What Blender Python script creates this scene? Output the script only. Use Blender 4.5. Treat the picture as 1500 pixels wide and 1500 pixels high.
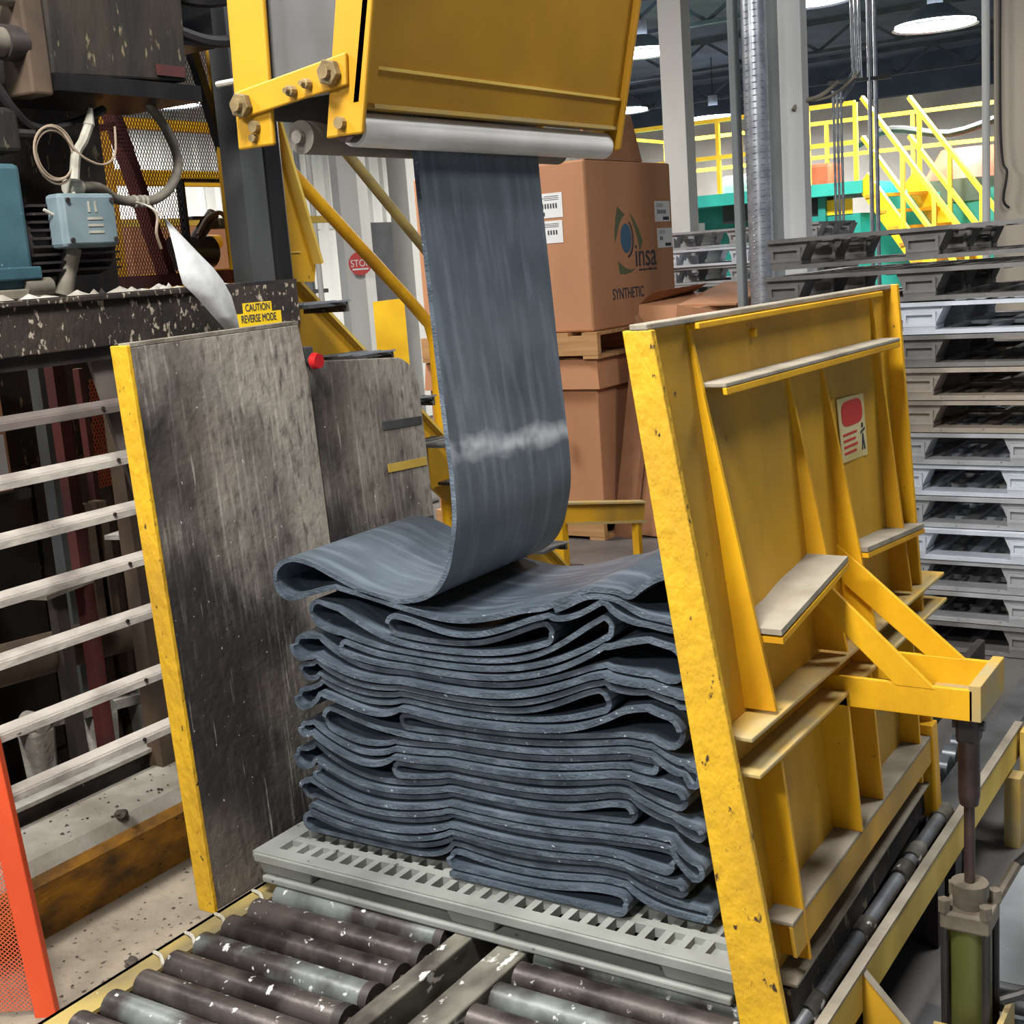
import bpy, bmesh, math, random
from mathutils import Vector, Matrix
random.seed(7)
for o in list(bpy.data.objects): bpy.data.objects.remove(o)
SC = bpy.context.scene
COL = SC.collection

# ------------------------------------------------------------------ camera
def camera_matrix(yaw, pitch, roll, pos):
    y, p, r = (math.radians(a) for a in (yaw, pitch, roll))
    F = Vector((-math.sin(y)*math.cos(p), math.cos(y)*math.cos(p), math.sin(p)))
    R0 = Vector((math.cos(y), math.sin(y), 0)); U0 = R0.cross(F)
    R = math.cos(r)*R0 + math.sin(r)*U0; U = -math.sin(r)*R0 + math.cos(r)*U0
    m = Matrix((R, U, -F)).transposed().to_4x4(); m.translation = pos
    return m
cd = bpy.data.cameras.new('camera'); cam = bpy.data.objects.new('camera', cd); COL.objects.link(cam)
cd.sensor_width = 36; cd.lens = 1900/1500*36; cd.clip_start = .05; cd.clip_end = 200
cam.matrix_world = camera_matrix(33.4, -10.96, -4.22, (2.084, -1.973, 1.6635))
SC.camera = cam

# ------------------------------------------------------------------ world, large lights, exposure
SC.view_settings.view_transform = 'Standard'; SC.view_settings.look = 'None'
SC.view_settings.gamma = 1; SC.view_settings.use_curve_mapping = False
SC.view_settings.exposure = 0.08
W = bpy.data.worlds.new('hall_air'); SC.world = W; W.use_nodes = True
W.node_tree.nodes['Background'].inputs[0].default_value = (.80, .86, 1, 1)
W.node_tree.nodes['Background'].inputs[1].default_value = .25
LAMP_POWER = 230        # ceiling lamps
NEAR_LAMPS = [(1.0, -1.5, 4.4), (-2.2, -1.6, 4.4), (2.4, 2.4, 4.4), (-4.2, 3.4, 4.4), (.9, -5.6, 4.4)]   # lamps over the work place, above the frame
FAR_LAMPS = [(-7.35, 16.9, 4.62), (-2.715, 16.2, 4.25), (-2.99, 12.34, 4.15), (-9.76, 25.0, 4.32), (-10.6, 22.4, 4.43), (-12.5, 12.0, 4.2)]

# ------------------------------------------------------------------ materials
def lin(c):
    return tuple(((v/255)/12.92 if v/255 <= .04045 else ((v/255+.055)/1.055)**2.4) for v in c)
MATS = {}
def material(name, col, col2=None, scale=6, stretch=(1,1,1), contrast=(.35,.65), rough=.6, metal=0, speck=None, speck_at=.68, speck_scale=60,
             bump=.0, bump_scale=40, emit=None, spec=.5, extra=None):
    m = bpy.data.materials.new(name); m.use_nodes = True; MATS[name] = m
    nt = m.node_tree; b = nt.nodes['Principled BSDF']; N = nt.nodes.new; L = nt.links.new
    b.inputs['Roughness'].default_value = rough; b.inputs['Metallic'].default_value = metal
    b.inputs['Specular IOR Level'].default_value = spec
    c1 = (*lin(col), 1)
    if emit:
        b.inputs['Base Color'].default_value = c1
        b.inputs['Emission Color'].default_value = c1; b.inputs['Emission Strength'].default_value = emit; return m
    tc = N('ShaderNodeTexCoord'); mp = N('ShaderNodeMapping'); mp.inputs['Scale'].default_value = stretch
    L(tc.outputs['Object'], mp.inputs[0]); vec = mp.outputs[0]
    out = None
    def noise(sc, det, v=vec):
        n = N('ShaderNodeTexNoise'); n.inputs['Scale'].default_value = sc; n.inputs['Detail'].default_value = det; L(v, n.inputs['Vector']); return n.outputs['Fac']
    def ramp(f, a, c):
        r = N('ShaderNodeMapRange'); r.inputs[1].default_value = a; r.inputs[2].default_value = c; r.clamp = True; L(f, r.inputs[0]); return r.outputs[0]
    def mix(f, a, c):
        x = N('ShaderNodeMix'); x.data_type = 'RGBA'; L(f, x.inputs[0])
        for s, v in ((6, a), (7, c)):
            if isinstance(v, tuple): x.inputs[s].default_value = v
            else: L(v, x.inputs[s])
        return x.outputs[2]
    out = c1
    if col2: out = mix(ramp(noise(scale, 5), *contrast), c1, (*lin(col2), 1))
    if extra: out = extra(nt, tc, vec, noise, ramp, mix, out)
    if speck: out = mix(ramp(noise(speck_scale, 3), speck_at, speck_at+.05), out, (*lin(speck), 1))
    if isinstance(out, tuple): b.inputs['Base Color'].default_value = out
    else: L(out, b.inputs['Base Color'])
    if bump:
        bp = N('ShaderNodeBump'); bp.inputs['Strength'].default_value = bump; bp.inputs['Distance'].default_value = .01
        L(noise(bump_scale, 4), bp.inputs['Height']); L(bp.outputs[0], b.inputs['Normal'])
    return m
M = MATS
material('yellow', (218,164,14), (184,130,12), 5, (1,1,.5), (.42,.7), .5, speck=(70,50,25), speck_at=.72, speck_scale=70, bump=.15, bump_scale=60)
material('yellow_edge', (212,166,28), (188,144,34), 9, (1,1,.6), (.35,.7), .55, speck=(60,45,30), speck_at=.66, speck_scale=55, bump=.5, bump_scale=50)
material('yellow_sheet', (204,154,28), (142,112,44), 3.2, (1,1,.6), (.42,.72), .55, speck=(95,70,30), speck_at=.73, speck_scale=50, bump=.1)
material('yellow_chute', (200,150,26), (176,128,24), 3, (1,1,1), (.3,.7), .5, speck=(120,90,40), speck_at=.75, speck_scale=40)
material('dusty_yellow', (166,148,104), (190,150,46), 7, (1,1,1), (.42,.72), .8, speck=(90,78,60), speck_at=.7, speck_scale=60)
material('dust_top', (150,142,126), (118,109,92), 8, (1,1,1), (.4,.7), .9, bump=.3)
material('bright_yellow', (240,200,20), (225,180,16), 5, rough=.5)
material('far_yellow', (250,214,60), (236,190,40), 3, rough=.6)
material('pale_yellow', (226,196,96), (196,160,60), 4, rough=.7)
def rub(nt, tc, vec, noise, ramp, mix, out):
    mp = nt.nodes.new('ShaderNodeMapping'); mp.inputs['Scale'].default_value = (5, 40, 5); mp.inputs['Rotation'].default_value = (.25,0,0)
    nt.links.new(tc.outputs['Object'], mp.inputs[0])
    return mix(ramp(noise(1.0, 4, mp.outputs[0]), .48, 1.2), out, (*lin((134,146,158)), 1))
def chalk(nt, tc, vec, noise, ramp, mix, out):
    """rub marks plus the chalk line drawn across the strip"""
    N = nt.nodes.new; L = nt.links.new
    out = rub(nt, tc, vec, noise, ramp, mix, out)
    sp = N('ShaderNodeSeparateXYZ'); L(tc.outputs['Object'], sp.inputs[0])
    def mth(op, a, b, c_=None):
        mm = N('ShaderNodeMath'); mm.operation = op
        for k, v in enumerate((a, b, c_)):
            if v is None: continue
            if isinstance(v, (int, float)): mm.inputs[k].default_value = v
            else: L(v, mm.inputs[k])
        return mm.outputs[0]
    t = mth('MULTIPLY_ADD', noise(9, 3), .06, mth('MULTIPLY_ADD', sp.outputs['Y'], .05, sp.outputs['Z']))
    d = mth('ABSOLUTE', mth('SUBTRACT', t, .938), 0)
    f = mth('MULTIPLY', ramp(d, .030, .004), ramp(noise(14, 2), .3, .5))
    return mix(mth('MULTIPLY', f, .55), out, (*lin((214,220,226)), 1))
material('rubber', (56,65,74), (73,83,93), 7, (1,1,1), (.35,.7), .40, speck=(150,158,166), speck_at=.735, speck_scale=42, bump=.12, bump_scale=90, extra=rub)
material('rubber_strip', (70,79,88), (92,102,111), 5, (1,1,1), (.35,.7), .38, bump=.06, bump_scale=90, extra=chalk)
material('rubber_edge', (56,66,76), (90,101,112), 18, (1,1,1.5), (.4,.7), .65, speck=(172,180,184), speck_at=.69, speck_scale=70, bump=.35, bump_scale=120)
def plate_wear(nt, tc, vec, noise, ramp, mix, out):
    N = nt.nodes.new; L = nt.links.new
    sp = N('ShaderNodeSeparateXYZ'); L(tc.outputs['Object'], sp.inputs[0])
    n1 = noise(3.2, 6)
    def addn(a, k, b_):
        mm = N('ShaderNodeMath'); mm.operation = 'MULTIPLY_ADD'; L(a, mm.inputs[0]); mm.inputs[1].default_value = k
        if isinstance(b_, (int, float)): mm.inputs[2].default_value = b_
        else: L(b_, mm.inputs[2])
        return mm.outputs[0]
    mp0 = N('ShaderNodeMapping'); mp0.inputs['Scale'].default_value = (1, 1, .55); L(tc.outputs['Object'], mp0.inputs[0])
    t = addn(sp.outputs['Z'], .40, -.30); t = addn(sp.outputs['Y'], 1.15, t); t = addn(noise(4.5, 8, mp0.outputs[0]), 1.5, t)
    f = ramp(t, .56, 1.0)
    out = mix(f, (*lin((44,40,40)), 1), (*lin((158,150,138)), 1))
    out = mix(ramp(noise(2.2, 3), .45, .75), out, (*lin((126,116,104)), 1))
    mp = N('ShaderNodeMapping'); mp.inputs['Scale'].default_value = (1, 34, 2.0); L(tc.outputs['Object'], mp.inputs[0])
    ms = N('ShaderNodeMath'); ms.operation = 'MULTIPLY'; L(ramp(noise(2.6, 6, mp.outputs[0]), .52, .95), ms.inputs[0]); L(ramp(t, .35, .95), ms.inputs[1])
    out = mix(ms.outputs[0], out, (*lin((206,200,188)), 1))
    out = mix(ramp(noise(1.6, 6, mp.outputs[0]), .66, .72), out, (*lin((150,144,134)), 1))
    mq = N('ShaderNodeMapping'); mq.inputs['Scale'].default_value = (1, 2, .7); L(tc.outputs['Object'], mq.inputs[0])
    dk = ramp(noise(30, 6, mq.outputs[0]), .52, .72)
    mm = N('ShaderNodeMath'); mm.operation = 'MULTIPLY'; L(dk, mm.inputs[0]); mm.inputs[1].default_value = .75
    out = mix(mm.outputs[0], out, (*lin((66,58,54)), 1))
    return out
material('worn_plate', (120,116,108), None, rough=.65, speck=(212,208,198), speck_at=.715, speck_scale=95, bump=.25, bump_scale=50, extra=plate_wear)
material('worn_plate_edge', (150,146,132), (110,100,88), 12, rough=.8, bump=.4)
material('black_speckled', (38,32,28), (62,52,44), 7, (1,1,.6), (.4,.7), .75, speck=(170,158,140), speck_at=.60, speck_scale=75, bump=.4, bump_scale=50)
material('black_grime', (26,22,20), (58,48,36), 9, (1,1,.35), (.45,.75), .8, speck=(112,104,78), speck_at=.63, speck_scale=45, bump=.4)
material('dark_steel', (44,40,40), (74,66,62), 8, (1,1,.5), (.4,.75), .55, .3, speck=(150,140,130), speck_at=.73)
material('black_gloss', (24,23,24), (44,42,42), 8, (1,1,.3), (.4,.8), .32, .2, speck=(130,125,120), speck_at=.76)
material('grey_steel', (96,98,98), (70,70,70), 8, (1,1,.4), (.35,.7), .5, .35)
material('roller_steel', (84,76,72), (40,34,33), 9, (1.2,1,1), (.38,.62), .40, .4, speck=(196,198,192), speck_at=.66, speck_scale=42, bump=.15)
material('roller_worn', (118,124,120), (52,45,43), 6, (1.2,1,1), (.40,.60), .42, .3, speck=(214,216,210), speck_at=.65, speck_scale=34, bump=.15)
material('rail_dirty', (118,116,104), (62,57,52), 12, (1,.5,1), (.38,.62), .6, .15, speck=(210,208,200), speck_at=.63, speck_scale=38)
material('rail_yellow', (158,138,78), (104,94,70), 8, (1,.5,1), (.4,.7), .7, speck=(200,192,170), speck_at=.7, speck_scale=40)
material('dusted_bar', (178,170,160), (112,104,96), 9, (1,.6,1), (.42,.7), .9, speck=(84,74,64), speck_at=.7, speck_scale=40, bump=.4)
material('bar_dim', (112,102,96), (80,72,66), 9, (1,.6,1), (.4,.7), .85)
material('pallet_grey', (142,144,138), (108,110,104), 5, (1,1,1), (.35,.7), .6, speck=(66,64,58), speck_at=.7, speck_scale=30, bump=.1)
material('plastic_pale', (214,220,228), (188,194,202), 5, rough=.55, speck=(90,90,92), speck_at=.73, speck_scale=26)
material('plastic_grey', (176,178,180), (146,146,146), 5, rough=.6, speck=(70,68,66), speck_at=.7, speck_scale=26)
material('plastic_dark', (128,126,124), (98,96,92), 5, rough=.65, speck=(140,138,134), speck_at=.7, speck_scale=26)
material('plastic_tan', (172,160,146), (136,126,114), 5, rough=.65, speck=(72,64,58), speck_at=.7, speck_scale=26)
material('cardboard', (188,136,98), (176,124,88), 3, (1,1,.3), (.35,.7), .85)
material('cardboard_edge', (160,112,78), (142,98,66), 6, rough=.9)
material('cardboard_dark', (150,104,74), (128,88,62), 5, rough=.9)
material('wood', (196,152,102), (158,116,72), 4, (.5,6,6), (.3,.7), .8)
material('label_white', (228,228,226), rough=.6)
material('ink', (52,56,66), rough=.7)
material('ink_green', (92,100,70), rough=.75)
material('ink_blue', (66,100,122), rough=.75)
material('paper', (226,228,228), (206,208,208), 30, rough=.8)
material('column_white', (196,198,198), (172,172,168), 3, (1,1,.3), (.35,.7), .6)
material('column_grey', (132,136,138), (100,104,106), 3, (1,1,.3), rough=.55)
material('column_tan', (176,166,150), (150,142,128), 2, (1,1,.3), rough=.7)
material('galvanised', (196,200,204), (150,154,160), 14, (1,1,1), (.3,.7), .32, .75)
material('wall_white', (214,214,208), (196,196,190), 2, (1,1,.3), rough=.75)
material('wall_tan', (226,222,214), (208,202,194), 1.5, rough=.8)
material('wall_dark', (66,66,68), (50,50,52), 2, rough=.8)
material('ceiling_dark', (84,98,116), (66,78,94), 1.2, rough=.9)
material('truss', (84,92,104), (66,72,84), 3, rough=.8)
material('teal', (30,150,136), (24,122,112), 2.5, (1,1,.5), (.35,.7), .5)
material('teal_deck', (50,180,164), (40,160,146), 3, rough=.5)
material('machine_dark', (52,60,58), (36,40,40), 4, rough=.7)
material('machine_green', (84,104,92), (66,84,74), 4, rough=.7)
material('vat_red', (190,82,52), (160,68,44), 3, rough=.6)
material('motor_blue', (72,106,114), (50,80,90), 6, rough=.5, speck=(180,190,190), speck_at=.72, speck_scale=45)
material('junction_blue', (128,144,148), (104,122,128), 8, rough=.6, speck=(205,205,200), speck_at=.74, speck_scale=50)
material('hose_grey', (128,120,106), (94,88,78), 10, rough=.7)
material('hose_black', (26,25,26), (40,38,38), 8, rough=.5)
material('wire', (150,132,112), rough=.6)
material('tape_pale', (186,182,168), (150,146,132), 20, rough=.8)
material('redbrown', (92,38,32), (66,28,26), 6, rough=.7)
material('redbrown_mesh', (112,50,40), (84,36,32), 10, rough=.7)
material('orange', (222,82,40), (200,68,34), 6, (1,1,.4), (.4,.75), .55, speck=(246,170,140), speck_at=.74, speck_scale=34)
material('orange_mesh', (222,100,62), rough=.7)
material('floor_concrete', (104,100,96), (78,75,72), 1.6, (1,1,1), (.35,.7), .55, speck=(70,64,58), speck_at=.7, speck_scale=24, bump=.15, bump_scale=20)
material('floor_dusty', (150,138,120), (104,94,82), 5, (1,1,1), (.35,.7), .95, speck=(52,44,38), speck_at=.665, speck_scale=40, bump=.6, bump_scale=50)
material('floor_grey', (150,156,160), (116,120,122), 3, (1,1,1), (.35,.7), .4, speck=(216,218,218), speck_at=.71, speck_scale=34, bump=.1)
material('pad_dark', (62,52,44), (98,86,72), 4, (1,.5,1), (.4,.7), .95, speck=(150,140,126), speck_at=.7, speck_scale=50, bump=.5)
material('kerb_top', (170,164,152), (136,128,114), 6, rough=.95, speck=(60,54,48), speck_at=.72, speck_scale=40, bump=.4)
material('kerb_yellow', (176,120,26), (84,62,32), 7, (1,1,2), (.36,.66), .85, speck=(60,46,28), speck_at=.68, speck_scale=40, bump=.4)
material('brown_pipe', (96,78,60), (64,52,42), 6, rough=.8)
material('powder', (186,182,172), (150,142,130), 10, rough=1, bump=.6)
material('roll_white', (244,242,238), (222,220,214), 6, (1,1,1), rough=.35)
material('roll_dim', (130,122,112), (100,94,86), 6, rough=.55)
material('chute_inner', (120,122,122), (92,90,88), 5, (1,1,.4), rough=.5, metal=.3)
material('bolt', (150,130,90), (100,84,54), 20, rough=.6, metal=.3)
material('estop_red', (200,30,34), rough=.35)
material('sign_yellow', (246,206,30), rough=.5)
material('sign_red', (196,54,48), rough=.5)
material('sign_pale', (214,200,150), (196,176,110), 8, rough=.6)
material('cylinder_green', (92,96,48), (70,66,40), 9, (1,1,.5), (.4,.7), .4, .3)
material('cylinder_cap', (126,116,100), (90,82,70), 14, rough=.6, metal=.3)
material('rod_dark', (58,44,42), (84,66,60), 12, rough=.4, metal=.5)
material('bale_brown', (176,120,92), (150,98,76), 8, rough=.7)
material('debris', (60,54,48), (84,76,66), 30, rough=.95)
material('lamp_glow', (236,244,255), emit=14)
material('lamp_shell', (120,124,130), rough=.5, metal=.4)
material('pane_white', (236,238,240), rough=.5)  # plain even white for the window pane
material('skate_wheel', (120,126,130), (84,88,90), 14, rough=.3, metal=.6)

# ------------------------------------------------------------------ mesh helpers
class MB:
    def __init__(s): s.v = []; s.f = []
    def hexa(s, p):
        b = len(s.v); s.v += [tuple(q) for q in p]
        s.f += [tuple(b+i for i in q) for q in ((0,3,2,1),(4,5,6,7),(0,1,5,4),(1,2,6,5),(2,3,7,6),(3,0,4,7))]; return s
    def box(s, x0, x1, y0, y1, z0, z1):
        return s.hexa([(x0,y0,z0),(x1,y0,z0),(x1,y1,z0),(x0,y1,z0),(x0,y0,z1),(x1,y0,z1),(x1,y1,z1),(x0,y1,z1)])
    def bar(s, p, q, w, h, up=(0,0,1)):
        p, q = Vector(p), Vector(q); d = (q-p).normalized(); a = d.cross(Vector(up))
        if a.length < 1e-4: a = d.cross(Vector((1,0,0)))
        a.normalize(); u = a.cross(d); a *= w/2; u *= h/2
        return s.hexa([p-a-u, q-a-u, q+a-u, p+a-u, p-a+u, q-a+u, q+a+u, p+a+u])
    def cyl(s, p, q, r, n=16, r2=None, cap=True):
        p, q = Vector(p), Vector(q); d = (q-p).normalized(); a = d.orthogonal().normalized(); c = d.cross(a); r2 = r if r2 is None else r2
        b = len(s.v)
        for k in range(n):
            t = 2*math.pi*k/n; e = a*math.cos(t)+c*math.sin(t); s.v += [tuple(p+e*r), tuple(q+e*r2)]
        for k in range(n):
            j = (k+1) % n; s.f.append((b+2*k, b+2*j, b+2*j+1, b+2*k+1))
        if cap: s.f += [tuple(b+2*k for k in reversed(range(n))), tuple(b+2*k+1 for k in range(n))]
        return s
    def tube(s, pts, r, n=8, smooth=4):
        P = [Vector(p) for p in pts]
        if smooth > 1 and len(P) > 2:
            Q = []
            for i in range(len(P)-1):
                p0, p1, p2, p3 = P[max(i-1,0)], P[i], P[i+1], P[min(i+2,len(P)-1)]
                for k in range(smooth):
                    t = k/smooth
                    Q.append(.5*((2*p1)+(p2-p0)*t+(2*p0-5*p1+4*p2-p3)*t*t+(3*p1-p0-3*p2+p3)*t**3))
            P = Q+[P[-1]]
        b = len(s.v); a = None
        for i, p in enumerate(P):
            d = (P[min(i+1,len(P)-1)]-P[max(i-1,0)]).normalized()
            a = d.orthogonal().normalized() if a is None else (a-d*a.dot(d)).normalized()
            c = d.cross(a)
            for k in range(n):
                t = 2*math.pi*k/n; s.v.append(tuple(p+(a*math.cos(t)+c*math.sin(t))*r))
        for i in range(len(P)-1):
            for k in range(n):
                j = (k+1) % n; s.f.append((b+i*n+k, b+i*n+j, b+(i+1)*n+j, b+(i+1)*n+k))
        s.f += [tuple(b+k for k in reversed(range(n))), tuple(b+(len(P)-1)*n+k for k in range(n))]
        return s
    def prism(s, poly, vec):
        b = len(s.v); n = len(poly); vec = Vector(vec)
        s.v += [tuple(p) for p in poly]+[tuple(Vector(p)+vec) for p in poly]
        s.f += [tuple(range(b+n-1, b-1, -1)), tuple(range(b+n, b+2*n))]
        for k in range(n): j = (k+1) % n; s.f.append((b+k, b+j, b+n+j, b+n+k))
        return s
    def quad(s, *p):
        b = len(s.v); s.v += [tuple(q) for q in p]; s.f.append(tuple(range(b, b+len(p)))); return s
    def build(s, name, mat, parent=None, bevel=0, smooth=False, loc=None, fix=True):
        me = bpy.data.meshes.new(name)
        if parent is not None:
            r = parent; off = Vector()
            while r is not None: off += r.location; r = r.parent
        else:
            xs = [v[0] for v in s.v]; ys = [v[1] for v in s.v]; zs = [v[2] for v in s.v]
            off = Vector(loc) if loc else Vector(((min(xs)+max(xs))/2, (min(ys)+max(ys))/2, min(zs)))
        me.from_pydata([tuple(Vector(v)-off) for v in s.v], [], s.f)
        if fix:
            bm = bmesh.new(); bm.from_mesh(me); bmesh.ops.recalc_face_normals(bm, faces=bm.faces); bm.to_mesh(me); bm.free()
        me.materials.append(M[mat]); o = bpy.data.objects.new(name, me); COL.objects.link(o)
        if parent is not None: o.parent = parent
        else: o.location = off
        if smooth:
            for p in me.polygons: p.use_smooth = True
            md = o.modifiers.new('edges', 'EDGE_SPLIT'); md.split_angle = math.radians(40)
        if bevel:
            md = o.modifiers.new('bevel', 'BEVEL'); md.width = bevel; md.segments = 2; md.limit_method = 'ANGLE'; md.angle_limit = math.radians(40)
        return o
def tag(o, label=None, cat=None, group=None, kind=None):
    for k, v in (('label', label), ('category', cat), ('group', group), ('kind', kind)):
        if v: o[k] = v
    return o
def thing(name, label, cat, loc=(0,0,0), group=None):
    o = bpy.data.objects.new(name, None); COL.objects.link(o); o.location = loc; o.empty_display_size = .1
    return tag(o, label, cat, group)
def struct(o): o['kind'] = 'structure'; return o
def copy_tree(o, parent=None):
    c = o.copy(); COL.objects.link(c)
    if parent is not None: c.parent = parent
    for ch in list(o.children): copy_tree(ch, c)
    return c
def recolour(o, mat):
    for ch in o.children:
        ch.material_slots[0].link = 'OBJECT'; ch.material_slots[0].material = M[mat]
def text(name, s, size, origin, right, up, mat, parent, squeeze=1, depth=.0006):
    cu = bpy.data.curves.new('lettering', 'FONT'); cu.body = s; cu.size = size; cu.extrude = depth; cu.align_x = 'CENTER'; cu.align_y = 'CENTER'
    t = bpy.data.objects.new('lettering', cu); COL.objects.link(t); bpy.context.view_layer.update()
    me = bpy.data.meshes.new_from_object(t.evaluated_get(bpy.context.evaluated_depsgraph_get()))
    bpy.data.objects.remove(t)
    r, u = Vector(right).normalized(), Vector(up).normalized(); n = r.cross(u)
    off = Vector(); q = parent
    while q is not None: off += q.location; q = q.parent
    o3 = Vector(origin)-off
    for v in me.vertices: v.co = o3 + r*v.co.x*squeeze + u*v.co.y + n*v.co.z
    me.materials.clear(); me.materials.append(M[mat])
    o = bpy.data.objects.new(name, me); COL.objects.link(o); o.parent = parent; return o
def expanded_mesh(mb, org, du, dv, nu, nv, hole=None, w=.0022):
    """diamond mesh of bent strands; du/dv one diamond's width/height vectors"""
    org, du, dv = Vector(org), Vector(du), Vector(dv); n = du.cross(dv).normalized(); a = du.normalized()*w/2
    for i in range(nu):
        for j in range(nv):
            for (p, q) in (((0,0),(.5,.5)),((.5,.5),(1,0)),((0,1),(.5,.5)),((.5,.5),(1,1))):
                P = org+du*(i+p[0])+dv*(j+p[1]); Q = org+du*(i+q[0])+dv*(j+q[1])
                if hole and hole((P+Q)/2): continue
                mb.quad(P-a, P+a, Q+a, Q-a)
    return mb

# ================================================================== THE SETTING
struct(MB().box(-22, 12, -8, 34, -.12, 0).build('floor', 'floor_concrete'))
struct(MB().box(1.40, 6, -4, 3.0, 0, .004).build('floor_panel', 'floor_grey'))
struct(MB().box(-.74, .02, -2.2, 3, 0, .006).build('floor_strip', 'floor_dusty'))
struct(MB().box(-2.6, -.90, -2.2, 1.6, 0, .02).build('floor_pad', 'pad_dark'))
struct(MB().box(-22, 12, -8, 34, 5.6, 5.75).build('ceiling', 'ceiling_dark'))
# left far wall: white corrugated sheet above, grey below with dark doorways
wl = struct(MB().box(-14.9, -14.6, -4, 30, 0, 5.6).build('wall_left', 'wall_white'))
for k in range(60):
    y = 3.0+k*.42
    MB().prism([(-14.6,y,2.5),(-14.54,y+.05,2.5),(-14.54,y+.11,2.5),(-14.6,y+.16,2.5)], (0,0,3.1)).build('corrugation', 'wall_white', wl)
struct(MB().box(-14.62, -14.5, 15.2, 17.0, 0, 2.5).build('door_1', 'wall_dark'))
struct(MB().box(-14.62, -14.5, 18.3, 19.6, 0, 2.6).build('door_2', 'wall_dark'))
struct(MB().box(-14.62, -14.5, 20.6, 23.0, 0, 2.7).build('door_3', 'wall_dark'))
wb = struct(MB().box(-15, 12, 29.6, 29.9, 0, 5.6).build('wall_back', 'wall_tan'))
struct(MB().box(-15, 12, 29.3, 29.6, 4.75, 5.6).build('wall_back_beam', 'ceiling_dark'))
# roof steel
for k, y in enumerate((7.5, 12.5, 17.5, 22.5, 27.5)):
    t = struct(MB().box(-22, 12, y-.06, y+.06, 5.0, 5.06).build('trim_%d' % (k+1), 'truss'))
    MB().box(-22, 12, y-.06, y+.06, 5.5, 5.6).build('top_chord', 'truss', t)
    for i in range(20):
        x = -20+i*1.5
        m = MB().bar((x,y,5.05), (x+.75,y,5.52), .05, .05); m.bar((x+.75,y,5.52), (x+1.5,y,5.05), .05, .05); m.build('web_member', 'truss', t)
# raised kerb beyond the stacker
kerb = struct(MB().prism([(-.74,-2.2,.0),(-.74,-2.2,.15),(-.80,-2.2,.2),(-1.0,-2.2,.205),(-1.0,-2.2,0)], (0,4.4,0)).build('kerb', 'kerb_top'))
MB().prism([(-.738,-2.2,.0),(-.738,-2.2,.152),(-.762,-2.2,.172),(-.765,-2.2,0)], (0,4.4,0)).build('kerb_face', 'kerb_yellow', kerb)

# ------------------------------------------------------------------ ceiling lamps
def lamp(loc, label, power=LAMP_POWER, r=.42, group='high ceiling lamps of the hall'):
    x, y, z = loc; t = thing('ceiling_lamp', label, 'lamp', (x,y,z), group)
    m = MB(); m.cyl((x,y,z+.28), (x,y,z), .16, 20, r, cap=False); m.build('shade', 'lamp_shell', t, smooth=True)
    m = MB().cyl((x,y,z+.02), (x,y,z+.05), r*.93, 24); m.build('diffuser', 'lamp_glow', t)
    MB().cyl((x,y,z+.26), (x,y,z+.5), .1, 14).build('ballast', 'lamp_shell', t)
    MB().cyl((x,y,z+.5), (x,y,5.6), .012, 6).build('hanger', 'dark_steel', t)
    ld = bpy.data.lights.new('lamp_light', 'AREA'); ld.shape = 'DISK'; ld.size = r*1.9; ld.energy = power; ld.color = (1, .97, .93)
    lo = bpy.data.objects.new('lamp_light', ld); COL.objects.link(lo); lo.parent = t; lo.location = (0,0,0)
    return t
LL = ['bright ceiling lamp between the yellow chute and the white column', 'large glaring ceiling lamp at the upper right, left of the tan column',
      'bright ceiling lamp at the top edge, right of the spiral duct', 'distant ceiling lamp just left of the grey post, above yellow railings',
      'bright distant ceiling lamp just above the tall printed carton', 'bright ceiling lamp seen through the red expanded mesh guard']
for p, l in zip(FAR_LAMPS, LL): lamp(p, l, 520, r=.55 if p[1] > 14 else .42)
for p, l, w in zip(NEAR_LAMPS, ['ceiling lamp straight above the yellow chute, over the frame', 'ceiling lamp over the left aisle behind the photographer', 'ceiling lamp above the tall pallet stack', 'ceiling lamp above the stairs', 'ceiling lamp far behind the photographer'], (1.15, .7, .4, 1.1, 1.5)):
    lamp(p, l, LAMP_POWER*w, .5)

# ------------------------------------------------------------------ roller conveyor
cv = thing('roller_conveyor', 'dirty steel roller conveyor carrying the grey pallet', 'conveyor', (.6,.3,0))
r0, r1 = .032, .028
roller_l = None
ys = [-.56+.082*k for k in range(22)]
def roller(x0, x1, y, mat):
    m = MB().cyl((x0,y,.268), (x1,y,.268), r0, 18); m.cyl((x0-.012,y,.268), (x0,y,.268), .012, 8); m.cyl((x1,y,.268), (x1+.012,y,.268), .012, 8)
    o = m.build('roller', mat, cv, smooth=True)
    MB().cyl((x1-.02,y,.268), (x1+.001,y,.268), r0+.0025, 18).build('collar', 'dark_steel', o, smooth=True)
    return o
for i, y in enumerate(ys):
    roller(.062, .535, y, 'roller_worn' if i % 3 == 1 else 'roller_steel')
for i, y in enumerate(ys):
    roller(.745, 1.235, y+.03, 'roller_worn' if i % 2 == 1 else 'roller_steel')
m = MB().box(-.022, -.012, -.62, 1.5, .05, .27).box(-.022, .046, -.62, 1.5, .262, .27); m.build('side_rail', 'rail_yellow', cv)
MB().box(.56, .605, -.62, 1.4, .18, .30).build('centre_rail', 'rail_dirty', cv, bevel=.004)
MB().box(.665, .735, -.62, 1.4, .18, .296).build('centre_rail', 'rail_dirty', cv, bevel=.004)
MB().cyl((.635,-.62,.235), (.635,1.4,.235), .014, 10).build('drive_shaft', 'brown_pipe', cv)
MB().box(1.245, 1.262, -.62, 1.7, .16, .275).build('side_rail', 'grey_steel', cv)
MB().box(-.03, 1.26, -.62, 1.5, .04, .15).build('bed', 'black_grime', cv)
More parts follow.
